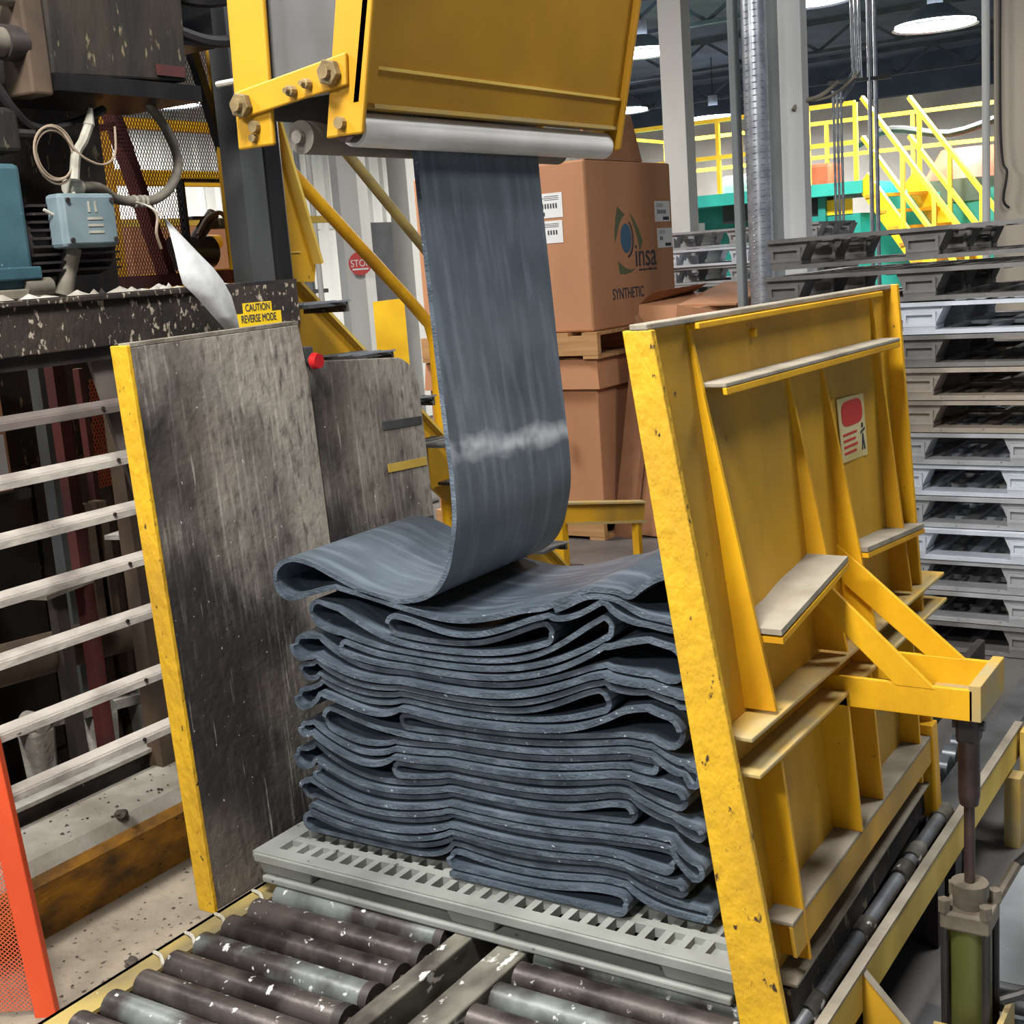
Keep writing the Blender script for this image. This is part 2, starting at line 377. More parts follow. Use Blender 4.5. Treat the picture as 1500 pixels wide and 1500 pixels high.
for x in (-.04, .58, 1.25):
    for y in (-.5, .5, 1.3): MB().box(x-.02, x+.02, y-.02, y+.02, 0, .2).build('leg', 'dark_steel', cv)
for y in (-.30, -.21, -.12, .0):
    MB().tube([(-.015,y,.272),(.02,y-.012,.277),(.046,y-.03,.272)], .004, 5).build('tie', 'tape_pale', cv)

# skate-wheel section beyond the plate
sk = thing('skate_wheel_conveyor', 'grey skate-wheel conveyor section behind the leaning yellow plate', 'conveyor', (1.2,1.6,0))
MB().box(1.262, 1.335, 1.02, 2.4, .27, .285).build('top_flange', 'grey_steel', sk)
MB().box(1.262, 1.275, 1.02, 2.4, .16, .27).build('side_channel', 'grey_steel', sk)
MB().box(1.05, 1.075, 1.55, 2.4, .2, .29).build('side_channel', 'dark_steel', sk)
for k in range(8):
    y = 1.06+k*.085
    MB().cyl((1.20,y,.268), (1.235,y,.268), .032, 16).build('skate_wheel', 'skate_wheel', sk, smooth=True)
for y in (1.1, 2.3): MB().box(1.27, 1.31, y-.03, y+.03, 0, .27).build('leg', 'dark_steel', sk)
for y in (1.65, 2.3): MB().box(1.045, 1.08, y-.03, y+.03, 0, .2).build('leg', 'dark_steel', sk)

# ------------------------------------------------------------------ plastic pallet under the rubber
def plastic_deck_pallet(name, label):
    t = thing(name, label, 'pallet', (0,0,.30))
    z0, z1 = .360, .375
    m = MB()
    LX, LY = 1.2, 1.0
    m.box(0, LX, 0, .035, z0, z1); m.box(0, LX, LY-.05, LY, z0, z1); m.box(0, .05, .035, LY-.05, z0, z1); m.box(LX-.05, LX, .035, LY-.05, z0, z1)
    nx = 26; px = (LX-.1)/nx
    for k in range(1, nx): x = .05+k*px; m.box(x-.0085, x+.0085, .035, LY-.05, z0-.006, z1-.001)
    for k in range(1, 16): y = .035+k*.0572; m.box(.05, LX-.05, y-.011, y+.011, z0-.006, z1-.0005)
    m.build('deck', 'pallet_grey', t)
    for y in (-.003, LY-.012): MB().box(.004, LX-.004, y, y+.015, .350, z1-.003).build('deck_rim', 'pallet_grey', t, bevel=.003)
    for x0, x1 in ((.0,.17),(.535,.665),(1.03,1.2)):
        for y0, y1 in ((.004,.14),(.43,.57),(.86,.996)):
            m = MB().hexa([(x0+.012,y0+.010,.316),(x1-.012,y0+.010,.316),(x1-.012,y1-.010,.316),(x0+.012,y1-.010,.316),(x0,y0,z0),(x1,y0,z0),(x1,y1,z0),(x0,y1,z0)])
            m.build('foot', 'pallet_grey', t, bevel=.005)
    for y0, y1 in ((.0,.10),(.44,.56),(.90,1.0)): MB().box(.02, 1.18, y0, y1, .3005, .317).build('runner', 'pallet_grey', t, bevel=.004)
    for x0, x1 in ((.02,.13),(.545,.655),(1.07,1.18)): MB().box(x0, x1, .10, .90, .3005, .316).build('cross_runner', 'pallet_grey', t)
    for k in range(11): MB().box(.18+k*.085-.011, .18+k*.085+.011, .10, .44, .303, .314).build('bottom_slat', 'pallet_grey', t)
    return t
plastic_deck_pallet('plastic_pallet', 'worn grey plastic pallet under the folded black rubber')

# ------------------------------------------------------------------ folded rubber sheet
TH = .0112
rb = thing('rubber_sheet', 'dark grey rubber sheet hanging from the chute and folded in layers', 'rubber sheet', (.6,.33,.376))
def ribbon(name, path, y0, y1, th=TH, mat='rubber', yshift=None):
    """thick strip following an (x, z) centre line, extruded along y; yshift(i) moves a cross-section sideways"""
    n = len(path); nrm = []
    for i in range(n):
        a, b = path[max(i-1,0)], path[min(i+1,n-1)]; dx, dz = b[0]-a[0], b[1]-a[1]; l = math.hypot(dx,dz) or 1; nrm.append((-dz/l, dx/l))
    up = [(p[0]+q[0]*th/2, p[1]+q[1]*th/2) for p, q in zip(path, nrm)]; dn = [(p[0]-q[0]*th/2, p[1]-q[1]*th/2) for p, q in zip(path, nrm)]
    v, f, mi, sm = [], [], [], []
    sh = [yshift(i) if yshift else 0 for i in range(n)]
    def strip(A, ya, B, yb, flag, mid):
        b = len(v)
        for i in range(n): v.append((A[i][0], ya+sh[i], A[i][1])); v.append((B[i][0], yb+sh[i], B[i][1]))
        for i in range(n-1): f.append((b+2*i, b+2*i+1, b+2*i+3, b+2*i+2)); mi.append(mid); sm.append(flag)
    strip(up, y1, up, y0, True, 0); strip(dn, y0, dn, y1, True, 0); strip(up, y0, dn, y0, True, 1); strip(dn, y1, up, y1, True, 1)
    for i in (0, n-1):
        b = len(v); v.extend([(up[i][0], y0+sh[i], up[i][1]), (dn[i][0], y0+sh[i], dn[i][1]), (dn[i][0], y1+sh[i], dn[i][1]), (up[i][0], y1+sh[i], up[i][1])])
        f.append((b,b+1,b+2,b+3)); mi.append(1); sm.append(False)
    off = rb.location
    me = bpy.data.meshes.new(name); me.from_pydata([(a-off.x, b-off.y, c-off.z) for a, b, c in v], [], f)
    me.materials.append(M[mat]); me.materials.append(M['rubber_edge'])
    for p, k, s_ in zip(me.polygons, mi, sm): p.material_index = k; p.use_smooth = s_
    o = bpy.data.objects.new(name, me); COL.objects.link(o); o.parent = rb; return o
# folds from the bottom up: (apex x, opening, length of the opening); odd ones turn at the left
FOLDS = [(.93,.024,.22),(.50,.012,.12),(1.10,.004,.1),(.075,.020,.12),(1.05,.012,.12),(.11,.004,.1),(1.03,.020,.14),(.08,.026,.16),(1.09,.004,.1),
         (.13,.010,.1),(.945,.022,.15),(.07,.026,.15),(1.09,.004,.1),(.36,.012,.1),(1.06,.024,.15),(.10,.008,.1),(1.0,.005,.1),(.17,.042,.26),(1.09,.005,.1),
         (.39,.014,.12),(1.06,.050,.24),(.10,.018,.14),(.905,.030,.2),(.12,.018,.14),(1.10,.004,.1),(.105,.030,.16),(1.07,.056,.26),(.24,.008,.1),(.92,.026,.18),
         (.16,.044,.24),(.785,.026,.2),(.38,.028,.2)]
DX = .005; NX = int(1.3/DX); XS = [-.05+i*DX for i in range(NX+1)]
def idx(x): return max(0, min(NX, int(round((x+.05)/DX))))
def interp(Z, x):
    t = (x+.05)/DX; i = max(0, min(NX-1, int(t))); f = t-i; return Z[i]*(1-f)+Z[i+1]*f
def gsm(Z, i0, i1, s):
    r = int(3*s/DX); w = [math.exp(-.5*(k*DX/s)**2) for k in range(-r, r+1)]; out = Z[:]
    for i in range(i0, i1+1):
        a = b = 0
        for k in range(-r, r+1): j = min(i1, max(i0, i+k)); a += Z[j]*w[k+r]; b += w[k+r]
        out[i] = a/b
    return out
def opening(d, l):
    u = d/l
    if u <= 0: return .85
    if u < .18: return .85+.15*math.sin(u/.18*math.pi/2)
    if u >= 1: return 0
    return .5*(1+math.cos(math.pi*(u-.18)/.82))
def lay(gap):
    """lay the laps one on another; gap is the slack between two laps"""
    H = [.3765]*(NX+1); runs = []; prev = None
    for i in range(len(FOLDS)+1):
        right_end = FOLDS[i] if (i < len(FOLDS) and i % 2 == 0) else (FOLDS[i-1] if i > 0 and i % 2 == 1 else None)
        left_end = FOLDS[i] if (i < len(FOLDS) and i % 2 == 1) else (FOLDS[i-1] if i > 0 and i % 2 == 0 else None)
        x0 = left_end[0] if left_end else (.505 if i == 0 else .1); x1 = right_end[0] if right_end else 1.07
        low = FOLDS[i-1] if i > 0 else None
        i0, i1 = idx(x0), idx(x1)
        raw = [h+TH/2+gap for h in H]
        if low:
            for k in range(i0, i1+1):
                d = (low[0]-XS[k]) if (i-1) % 2 == 0 else (XS[k]-low[0])
                raw[k] = max(raw[k], prev[k]+TH+gap+low[1]*opening(max(d,0), low[2]))
        Z = raw[:]
        for _ in range(3):
            S_ = gsm(Z, i0, i1, .026)
            Z = [max(a, b) for a, b in zip(S_, raw)]
        Z = [max(a, b) for a, b in zip(gsm(Z, i0, i1, .012), raw)]
        for k in range(i0, i1+1): H[k] = Z[k]+TH/2
        runs.append((x0, x1, Z)); prev = Z
    return H, runs
lo_, hi_ = .0002, .006
for _ in range(9):
    mid = (lo_+hi_)/2; H, runs = lay(mid)
    if interp(H, .55) > .925: hi_ = mid
    else: lo_ = mid
rng = random.Random(3)
def fold_arc(xa, zl, zu, side, n=9):
    r = (zu-zl)/2; hx = max(r*.95, TH*.6); return [(xa-side*hx+side*hx*math.sin(math.pi*k/n), (zl+zu)/2-r*math.cos(math.pi*k/n)) for k in range(n+1)]
for i, (x0, x1, Z) in enumerate(runs):
    side = 1 if i % 2 == 0 else -1            # travelling direction
    a, b = (x0, x1) if side == 1 else (x1, x0)
    # how far the half arcs at both ends reach in
    def inset(j):
        lo, up = runs[j][2], runs[j+1][2]; xf = FOLDS[j][0]; return max((interp(up, xf)-interp(lo, xf))/2*.95, TH*.6)
    sa = a+side*(inset(i-1) if i > 0 else 0); sb = b-side*(inset(i) if i < len(FOLDS) else 0)
    pts = []
    if i > 0:
        s2 = 1 if (i-1) % 2 == 0 else -1; xin = FOLDS[i-1][0]-s2*inset(i-1)
        arc = fold_arc(FOLDS[i-1][0], interp(runs[i-1][2], xin), interp(Z, xin), s2); pts += arc[len(arc)//2:-1]
    n = max(8, int(abs(sb-sa)/.011)); pts += [(sa+(sb-sa)*k/n, interp(Z, sa+(sb-sa)*k/n)) for k in range(n+1)]
    if i < len(FOLDS):
        xin = FOLDS[i][0]-side*inset(i)
        arc = fold_arc(FOLDS[i][0], interp(Z, xin), interp(runs[i+1][2], xin), side); pts += arc[1:len(arc)//2+1]
    y0 = .10+rng.uniform(-.011,.011) - (.018 if i < 2 else 0)
    ribbon('folded_layer', pts, y0, y0+.46)
TOPZ = H
# the topmost lap, traced from the right-hand loop over to the left-hand loop and up to the chute
def spline(P, n=6):
    Q = []
    for i in range(len(P)-1):
        p0, p1, p2, p3 = P[max(i-1,0)], P[i], P[i+1], P[min(i+2,len(P)-1)]
        for k in range(n):
            t = k/n; Q.append(tuple(.5*((2*p1[c])+(p2[c]-p0[c])*t+(2*p0[c]-5*p1[c]+4*p2[c]-p3[c])*t*t+(3*p1[c]-p0[c]-3*p2[c]+p3[c])*t**3) for c in range(2)))
    return Q+[P[-1]]
def support(x, w=.03):      # height of what lies under a stiff sheet at x
    return max(interp(TOPZ, x+d*w/3) for d in (-3,-2,-1,0,1,2,3))
def relax(P, passes=4):
    for _ in range(passes):
        P = [P[0]]+[(P[k][0], (P[k-1][1]+2*P[k][1]+P[k+1][1])/4) for k in range(1, len(P)-1)]+[P[-1]]
    return P
lap_low = relax([(x, max(z, support(x)+TH/2+.001)) for x, z in spline([(.80,.950),(.85,.952),(.92,.955),(.99,.960),(1.05,.970),(1.09,.985)])])
bulge = spline([lap_low[-1],(1.118,1.005),(1.128,1.035),(1.115,1.065),(1.085,1.08),(1.052,1.078),(1.02,1.068),(.985,1.046)])
lap_run = spline([(.985,1.046),(.95,1.016),(.907,.988),(.864,.976),(.793,.985),(.727,.984),(.665,.966),(.585,.950),(.513,.950),(.424,.964),(.34,.98),(.245,.996)])
lap_run = relax([lap_run[0]]+[(x, max(z, support(x)+TH/2+.001+(TH+.002 if x > .79 else 0))) for x, z in lap_run[1:]])
loop_end = spline([lap_run[-1],(.188,.981),(.13,.964),(.101,.960),(.078,.971),(.068,.995)])
lap_mid = bulge[:-1]+lap_run[:-1]+loop_end
ribbon('folded_layer', lap_low, .098, .558)
ribbon('folded_layer', lap_mid, .098, .558)
hang = [(.068,.995),(.074,1.02),(.092,1.038),(.115,1.048),(.14,1.050),(.189,1.041),(.244,1.020),(.317,.994),(.371,.983),(.425,.979),(.48,.990),(.518,1.012),(.548,1.052),(.566,1.106),(.575,1.163),(.572,1.24),(.563,1.32),(.552,1.42),(.54,1.54),(.528,1.66),(.516,1.78),(.506,1.90),(.50,2.02),(.498,2.2)]
hp = spline(hang)
zz = [p[1] for p in hp]
ribbon('hanging_strip', hp, .098, .558, mat='rubber_strip', yshift=lambda i: max(0, (zz[i]-1.1))*.085 if i > 60 else 0)

# ================================================================== STACKER PLATES
# left pair of guide plates, leaning slightly outwards
def lx(z): return -.036-.041*(z-.26)
gp = thing('guide_plate', 'scuffed black and grey steel guide plate with yellow front edge', 'steel plate', (-.06,.17,.26))
def slab(poly_yz, w0, w1):     # a panel following the lean of the left plate
    m = MB(); n = len(poly_yz)
    m.v = [(lx(z)+w0, y, z) for y, z in poly_yz]+[(lx(z)+w1, y, z) for y, z in poly_yz]
    m.f = [tuple(range(n-1,-1,-1)), tuple(range(n, 2*n))]+[(k, (k+1) % n, n+(k+1) % n, n+k) for k in range(n)]
    return m
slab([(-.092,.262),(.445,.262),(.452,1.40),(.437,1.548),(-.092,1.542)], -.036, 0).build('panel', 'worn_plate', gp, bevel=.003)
slab([(-.104,.258),(-.0925,.258),(-.0925,1.546),(-.104,1.546)], -.05, .002).build('front_edge', 'yellow_edge', gp, bevel=.002)
slab([(-.092,1.542),(.437,1.548),(.437,1.556),(-.092,1.550)], -.036, 0).build('top_edge', 'worn_plate_edge', gp)
g2 = thing('guide_plate', 'lower scuffed steel guide plate with a rounded top corner', 'steel plate', (-.06,.68,.26))
arc = [(.80+.10*math.sin(t*math.pi/16), 1.335+.095*math.cos(t*math.pi/16)) for t in range(9)]
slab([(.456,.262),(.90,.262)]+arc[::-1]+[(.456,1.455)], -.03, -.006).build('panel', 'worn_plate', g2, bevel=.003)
for z, mat in ((1.245,'grey_steel'),(1.13,'pale_yellow'),(.965,'grey_steel')):
    slab([(.72,z),(.89,z-.008),(.89,z+.014),(.72,z+.022)], -.006, -.003).build('scuff_strip', mat, g2)
es = thing('stop_button', 'red mushroom emergency stop button beside the left guide plate', 'button', (-.085,.47,1.44))
MB().box(-.125, -.092, .455, .485, 1.43, 1.49).build('housing', 'grey_steel', es, bevel=.003)
MB().cyl((-.092,.462,1.455), (-.066,.462,1.455), .012, 14).build('stem', 'dark_steel', es, smooth=True)
m = MB().cyl((-.072,.462,1.455), (-.055,.462,1.455), .021, 18, .018); m.build('push_cap', 'estop_red', es, bevel=.003, smooth=True)

# right plate: a welded, slightly twisted yellow panel leaning towards the stack
def G(y, z, w=0):
    n = 1.117+(1.537-z)*.1286; f = 1.183+(1.558-z)*.0432; t = (y+.1)/1.1
    return (n+(f-n)*t+w, y, z)
rp = thing('press_plate', 'tall ribbed yellow steel plate leaning over the rubber stack', 'steel plate', (1.25,.45,.29))
def gbox(name, mat, y0, y1, z0, z1, w0, w1, ny=6, bevel=.002, wz=None, parent=rp):
    """box on the plate; wz=(w at the bottom, w at the top) lets the outer side taper"""
    m = MB(); rings = []
    for k in range(ny+1):
        y = y0+(y1-y0)*k/ny; b = len(m.v); wb, wt = wz if wz else (w1, w1)
        m.v += [G(y, z0, w0), G(y, z0, wb), G(y, z1, wt), G(y, z1, w0)]; rings.append(b)
    for a, b in zip(rings, rings[1:]): m.f += [(a+k, a+(k+1) % 4, b+(k+1) % 4, b+k) for k in range(4)]
    m.f += [(rings[0], rings[0]+1, rings[0]+2, rings[0]+3), (rings[-1]+3, rings[-1]+2, rings[-1]+1, rings[-1])]
    return m.build(name, mat, parent, bevel=bevel)
gbox('panel', 'yellow_sheet', -.085, 1.0, .30, 1.545, -.014, 0, bevel=0)
gbox('near_edge', 'yellow_edge', -.1, -.085, .28, 1.538, -.03, .042, ny=1, wz=(.062,.022))
gbox('top_lip', 'dust_top', -.1, 1.005, 1.538, 1.548, -.016, .016)
gbox('top_bar', 'yellow', .06, .92, 1.526, 1.537, 0, .022)
gbox('far_edge', 'yellow', .985, 1.0, .30, 1.548, -.014, .05, ny=1, wz=(.055,.03))
for y, zt, zb, wb in ((.06,1.535,.86,.060),(.425,1.425,.86,.062),(.595,1.425,.86,.064),(.90,1.535,.86,.05)):
    gbox('rib', 'yellow', y-.005, y+.005, zb, zt, 0, wb, ny=1, wz=(wb, .004), bevel=.001)
for y, wb in ((.06,.055),(.40,.06),(.565,.055),(.90,.045)):
    gbox('lower_rib', 'yellow', y-.005, y+.005, .4965 if .1 < y < .8 else .40, .782, 0, wb, ny=1, bevel=.001)
gbox('shelf_bar', 'dust_top', .07, .93, 1.425, 1.433, 0, .05)
gbox('shelf_lip', 'yellow', .07, .93, 1.412, 1.425, .042, .05)
# two sloping shelf gussets
def shelf(y0, z0, y1, z1, w):
    m = MB(); 
    m.hexa([G(y0,z0-.01,0), G(y0,z0-.01,w), G(y1,z1-.01,w), G(y1,z1-.01,0), G(y0,z0,0), G(y0,z0,w), G(y1,z1,w), G(y1,z1,0)])
    return m
shelf(.07, 1.005, .42, 1.055, .085).build('shelf', 'dust_top', rp)
shelf(.07, .990, .42, 1.042, .0855).build('shelf_lip', 'yellow', rp)
shelf(.60, 1.03, .985, 1.0, .06).build('shelf', 'dust_top', rp)
shelf(.60, 1.018, .985, .988, .0605).build('shelf_lip', 'yellow', rp)
# long channel
gbox('channel_top', 'dusty_yellow', -.06, 1.12, .845, .853, 0, .062)
gbox('channel_web', 'yellow_sheet', -.06, 1.12, .79, .845, 0, .012)
gbox('channel_bottom', 'dusty_yellow', -.06, 1.12, .782, .79, 0, .066)
gbox('lower_shelf', 'dust_top', .0, .96, .488, .496, 0, .055)
gbox('lower_shelf_lip', 'yellow_sheet', .0, .96, .43, .488, .046, .054)
gbox('foot_flange', 'dust_top', .0, .96, .372, .379, 0, .045)
gbox('foot_web', 'black_grime', .0, .96, .30, .366, .0, .03)
gbox('foot_foot', 'yellow', .955, 1.0, .29, .52, 0, .06, ny=1)
# push bracket welded on the ribs
br = bpy.data.objects.new('push_bracket', None); COL.objects.link(br); br.parent = rp
def brk(name, mb, mat='yellow'): return mb.build(name, mat, br, bevel=.0015)
brk('arm', MB().box(1.215, 1.515, .395, .405, .757, .818)); brk('arm', MB().box(1.215, 1.515, .577, .587, .757, .818))
brk('end_plate', MB().box(1.508, 1.53, .395, .587, .757, .828), 'dusty_yellow')
brk('brace', MB().prism([(1.197,.394,1.045),(1.212,.394,.965),(1.372,.394,.812),(1.448,.394,.812)], (0,.01,0)))
brk('brace', MB().prism([(1.192,.578,1.045),(1.212,.578,.955),(1.385,.578,.812),(1.462,.578,.812)], (0,.01,0)))
brk('tray', MB().box(1.40, 1.51, .405, .577, .757, .764), 'dusty_yellow')
# warning notice
ws = MB(); P = [G(.655,1.195,.002), G(.805,1.19,.002), G(.805,1.325,.002), G(.655,1.33,.002)]
ws.hexa([Vector(p) for p in P]+[Vector(p)+Vector((.002,0,0)) for p in P]); notice = ws.build('notice', 'sign_pale', rp)
P = []
for k in range(20):
    t = 2*math.pi*k/20; P.append(G(.73+.06*math.copysign(abs(math.cos(t))**.5, math.cos(t)), 1.293+.027*math.copysign(abs(math.sin(t))**.6, math.sin(t)), .0042))
MB().prism(P, (.0006,0,0)).build('notice_panel', 'sign_red', notice)
for k in range(4): MB().hexa([G(.67,1.248-k*.013,.0042), G(.75-.01*(k%2),1.248-k*.013,.0042), G(.75-.01*(k%2),1.253-k*.013,.0042), G(.67,1.253-k*.013,.0042), G(.67,1.248-k*.013,.0048), G(.75-.01*(k%2),1.248-k*.013,.0048), G(.75-.01*(k%2),1.253-k*.013,.0048), G(.67,1.253-k*.013,.0048)]).build('notice_line', 'sign_red', notice)
m = MB(); m.bar(G(.775,1.205,.0045), G(.783,1.24,.0045), .006, .001, (1,0,0)); m.bar(G(.79,1.205,.0045), G(.783,1.24,.0045), .006, .001, (1,0,0)); m.bar(G(.77,1.243,.0045), G(.797,1.25,.0045), .005, .001, (1,0,0)); m.cyl(G(.783,1.258,.0042), G(.783,1.258,.0050), .006, 10); m.build('notice_figure', 'ink', notice)
for y, z in ((.62,1.33),(.12,.95),(.3,1.5)): MB().cyl(G(y,z,0), G(y,z,.008), .008, 10).build('bolt', 'yellow', rp)

# pneumatic cylinder with its mount
cy = thing('air_cylinder', 'oily green air cylinder with dark rod pushing the yellow plate', 'cylinder', (1.485,.49,.0))
CX, CY = 1.485, .49
MB().cyl((CX,CY,.38), (CX,CY,.66), .0105, 14).build('rod', 'rod_dark', cy, smooth=True)
m = MB().cyl((CX,CY,.57), (CX,CY,.70), .021, 14).cyl((CX,CY,.55), (CX,CY,.57), .018, 14, .021); m.build('rod_clevis', 'rod_dark', cy, smooth=True)
MB().box(CX-.022, CX+.022, CY-.022, CY+.022, .68, .757).build('rod_eye', 'dark_steel', cy, bevel=.008)
MB().cyl((CX-.03,CY,.715), (CX+.03,CY,.715), .01, 12).build('pin', 'grey_steel', cy)
m = MB().cyl((CX,CY,.335), (CX,CY,.385), .032, 20, .036); m.build('gland', 'cylinder_cap', cy, smooth=True)
MB().box(CX-.048, CX+.048, CY-.048, CY+.048, .295, .335).build('head', 'cylinder_cap', cy, bevel=.006)
MB().cyl((CX,CY,.05), (CX,CY,.30), .042, 24).build('barrel', 'cylinder_green', cy, smooth=True)
for a, b in ((-1,-1),(1,-1),(1,1),(-1,1)):
    t = MB().cyl((CX+a*.04,CY+b*.04,.04), (CX+a*.04,CY+b*.04,.30), .008, 8).build('tie_rod', 'dark_steel', cy)
    MB().cyl((CX+a*.04,CY+b*.04,.333), (CX+a*.04,CY+b*.04,.358), .013, 6).build('nut', 'cylinder_cap', t)
MB().box(CX-.05, CX+.05, CY-.05, CY+.05, .012, .05).build('end_cap', 'cylinder_cap', cy, bevel=.004)
m = MB(); m.tube([(CX+.03,CY+.05,.31),(CX+.045,CY+.10,.34),(CX+.06,CY+.14,.37)], .011, 8); m.build('fitting', 'cylinder_cap', cy)
m = MB(); m.tube([(CX+.06,CY+.14,.37),(CX+.10,CY+.17,.40),(CX+.15,CY+.15,.38),(CX+.165,CY+.08,.28),(CX+.13,CY+.03,.18),(CX+.06,CY+.0,.14)], .010, 8); m.build('air_hose', 'hose_black', cy, smooth=True)

# side beam with gussets on the right of the conveyor
sb = thing('side_beam', 'pale yellow steel side beam with gussets beside the air cylinder', 'beam', (1.36,.5,0))
MB().box(1.338, 1.352, -.5, 1.62, .215, .302).build('web', 'pale_yellow', sb, bevel=.001)
MB().box(1.335, 1.356, -.5, 1.62, .302, .308).build('top_edge', 'dust_top', sb)
for y in (-.02, .22):
    MB().prism([(1.352,y,.298),(1.352,y,.10),(1.52,y,.06),(1.53,y,.10)], (0,.01,0)).build('gusset', 'yellow_sheet', sb)
    MB().bar((1.352,y+.005,.30), (1.53,y+.005,.102), .016, .004).build('gusset_edge', 'dust_top', sb)
MB().box(1.36, 1.60, -.05, .62, 0, .012).build('base_plate', 'grey_steel', sb)
m = MB().box(1.43, 1.55, .415, .425, .012, .10); m.build('cylinder_shoe', 'dusty_yellow', sb); MB().box(1.545, 1.556, .415, .56, .012, .11).build('cylinder_shoe', 'dusty_yellow', sb)
for y in (-.35, 1.5): MB().box(1.338, 1.38, y-.03, y+.03, 0, .2).build('leg', 'dusty_yellow', sb)
MB().box(1.36, 1.40, 1.56, 1.64, 0, .30).build('end_post', 'pale_yellow', sb)
# hinge shaft at the foot of the plate
hs = thing('hinge_shaft', 'worn bright hinge shaft along the foot of the yellow plate', 'shaft', (1.3,.45,.28))
MB().cyl((1.302,-.5,.29), (1.302,.62,.29), .0165, 14).build('shaft', 'galvanised', hs, smooth=True)
MB().cyl((1.302,.655,.29), (1.302,1.0,.29), .0165, 14).build('shaft', 'galvanised', hs, smooth=True)
for y in (.05, .35, .625, .72, .95): MB().cyl((1.302,y,.29), (1.302,y+.06,.29), .021, 14).build('sleeve', 'rail_dirty', hs, smooth=True)
MB().box(1.268, 1.325, -.5, 1.0, .17, .262).build('bearer', 'black_grime', hs)
for y in (-.3, .9): MB().box(1.29, 1.32, y-.03, y+.03, 0, .17).build('leg', 'dark_steel', hs)
pf = thing('floor_pipe', 'grey pipe on the floor behind the air cylinder', 'pipe', (1.5,.62,.0))
MB().cyl((1.40,.64,.035), (1.75,.66,.035), .016, 10).build('pipe_length', 'grey_steel', pf, smooth=True); MB().cyl((1.40,.70,.035), (1.75,.72,.035), .016, 10).build('pipe_length', 'grey_steel', pf, smooth=True)
for x in (1.45,1.7): MB().box(x-.01, x+.01, .6, .76, .004, .02).build('pipe_saddle', 'dark_steel', pf)

# ================================================================== SWINGING CHUTE
ch = thing('feed_chute', 'yellow swinging feed chute with white roller above the rubber', 'chute', (.43,.43,1.87))
def arm(name, y0, y1, bl, br_, tl, tr, zb, zt, mat='yellow_chute'):
    return MB().hexa([(bl,y0,zb),(br_,y0,zb),(br_,y1,zb),(bl,y1,zb),(tl,y0,zt),(tr,y0,zt),(tr,y1,zt),(tl,y1,zt)]).build(name, mat, ch, bevel=.004)
ZT = 2.75
arm('arm', -.078, -.066, .268, .358, .300, .395, 1.908, ZT); arm('arm', -.078, -.066, .488, .572, .675, .765, 1.905, ZT)
arm('arm', .905, .917, .268, .358, .300, .395, 1.908, ZT); arm('arm', .905, .917, .488, .572, .675, .765, 1.905, ZT)
# arm flange (turned edge of the right-hand arm)
MB().hexa([(.560,-.078,1.96),(.572,-.078,1.96),(.572,-.03,1.96),(.560,-.03,1.96),(.753,-.078,ZT),(.765,-.078,ZT),(.765,-.03,ZT),(.753,-.03,ZT)]).build('arm_flange', 'yellow_chute', ch)
def xr(z): return .555+(z-1.905)*.2285
def xl_(z): return .31+(z-1.905)*.035
MB().hexa([(xr(1.955)-.006,-.06,1.955),(xr(1.955),-.06,1.955),(xr(1.955),.905,1.955),(xr(1.955)-.006,.905,1.955),(xr(ZT)-.006,-.06,ZT),(xr(ZT),-.06,ZT),(xr(ZT),.905,ZT),(xr(ZT)-.006,.905,ZT)]).build('face_sheet', 'yellow_chute', ch)
MB().bar((xr(2.02)+.002,-.03,2.02), (xr(2.02)+.002,.90,2.02), .006, .006).build('weld_seam', 'pale_yellow', ch)
MB().box(xr(1.955)-.03, xr(1.955)+.004, -.03, .905, 1.952, 1.960).build('lower_lip', 'dusty_yellow', ch)
MB().hexa([(xl_(1.93)-.006,-.06,1.96),(xl_(1.93),-.06,1.96),(xl_(1.93),.905,1.96),(xl_(1.93)-.006,.905,1.96),(xl_(ZT)-.006,-.06,ZT),(xl_(ZT),-.06,ZT),(xl_(ZT),.905,ZT),(xl_(ZT)-.006,.905,ZT)]).build('back_sheet', 'chute_inner', ch)
MB().hexa([(.35,-.055,1.985),(.50,-.055,1.985),(.50,-.05,1.985),(.35,-.05,1.985),(.39,-.055,ZT),(.68,-.055,ZT),(.68,-.05,ZT),(.39,-.05,ZT)]).build('end_sheet', 'chute_inner', ch)
st = MB().hexa([(.285,-.088,1.962),(.555,-.088,1.990),(.555,-.079,1.990),(.285,-.079,1.962),(.285,-.088,2.012),(.56,-.088,2.046),(.56,-.079,2.046),(.285,-.079,2.012)]).build('strap', 'yellow_chute', ch, bevel=.003)
for x, z, r in ((.305,1.985,.024),(.525,2.015,.024),(.432,1.995,.010),(.47,2.003,.009)):
    b = MB().cyl((x,-.089,z), (x,-.104,z), r, 6 if r > .02 else 10).build('bolt', 'bolt', st, bevel=.002)
    MB().cyl((x,-.104,z), (x,-.114,z), r*.5, 10).build('bolt_end', 'bolt', b)
for x, z in ((.322,1.945),(.53,1.928)): MB().cyl((x,-.079,z), (x,-.09,z), .011, 10).build('axle_end', 'bolt', ch)
for x in (.315,): MB().cyl((x,-.079,1.925), (x,-.088,1.925), .008, 8).build('bolt', 'bolt', ch)
MB().cyl((.225,-.07,2.035), (.285,-.07,2.035), .006, 8).build('grease_nipple', 'tape_pale', ch)
wr = MB().cyl((.532,-.05,1.918), (.532,.895,1.918), .031, 28).build('front_roller', 'roll_white', ch, smooth=True)
MB().cyl((.532,-.075,1.918), (.532,-.05,1.918), .024, 20).build('roller_hub', 'rod_dark', wr, smooth=True)
br2 = MB().cyl((.405,-.05,1.918), (.405,.895,1.918), .031, 28).build('rear_roller', 'roll_dim', ch, smooth=True)
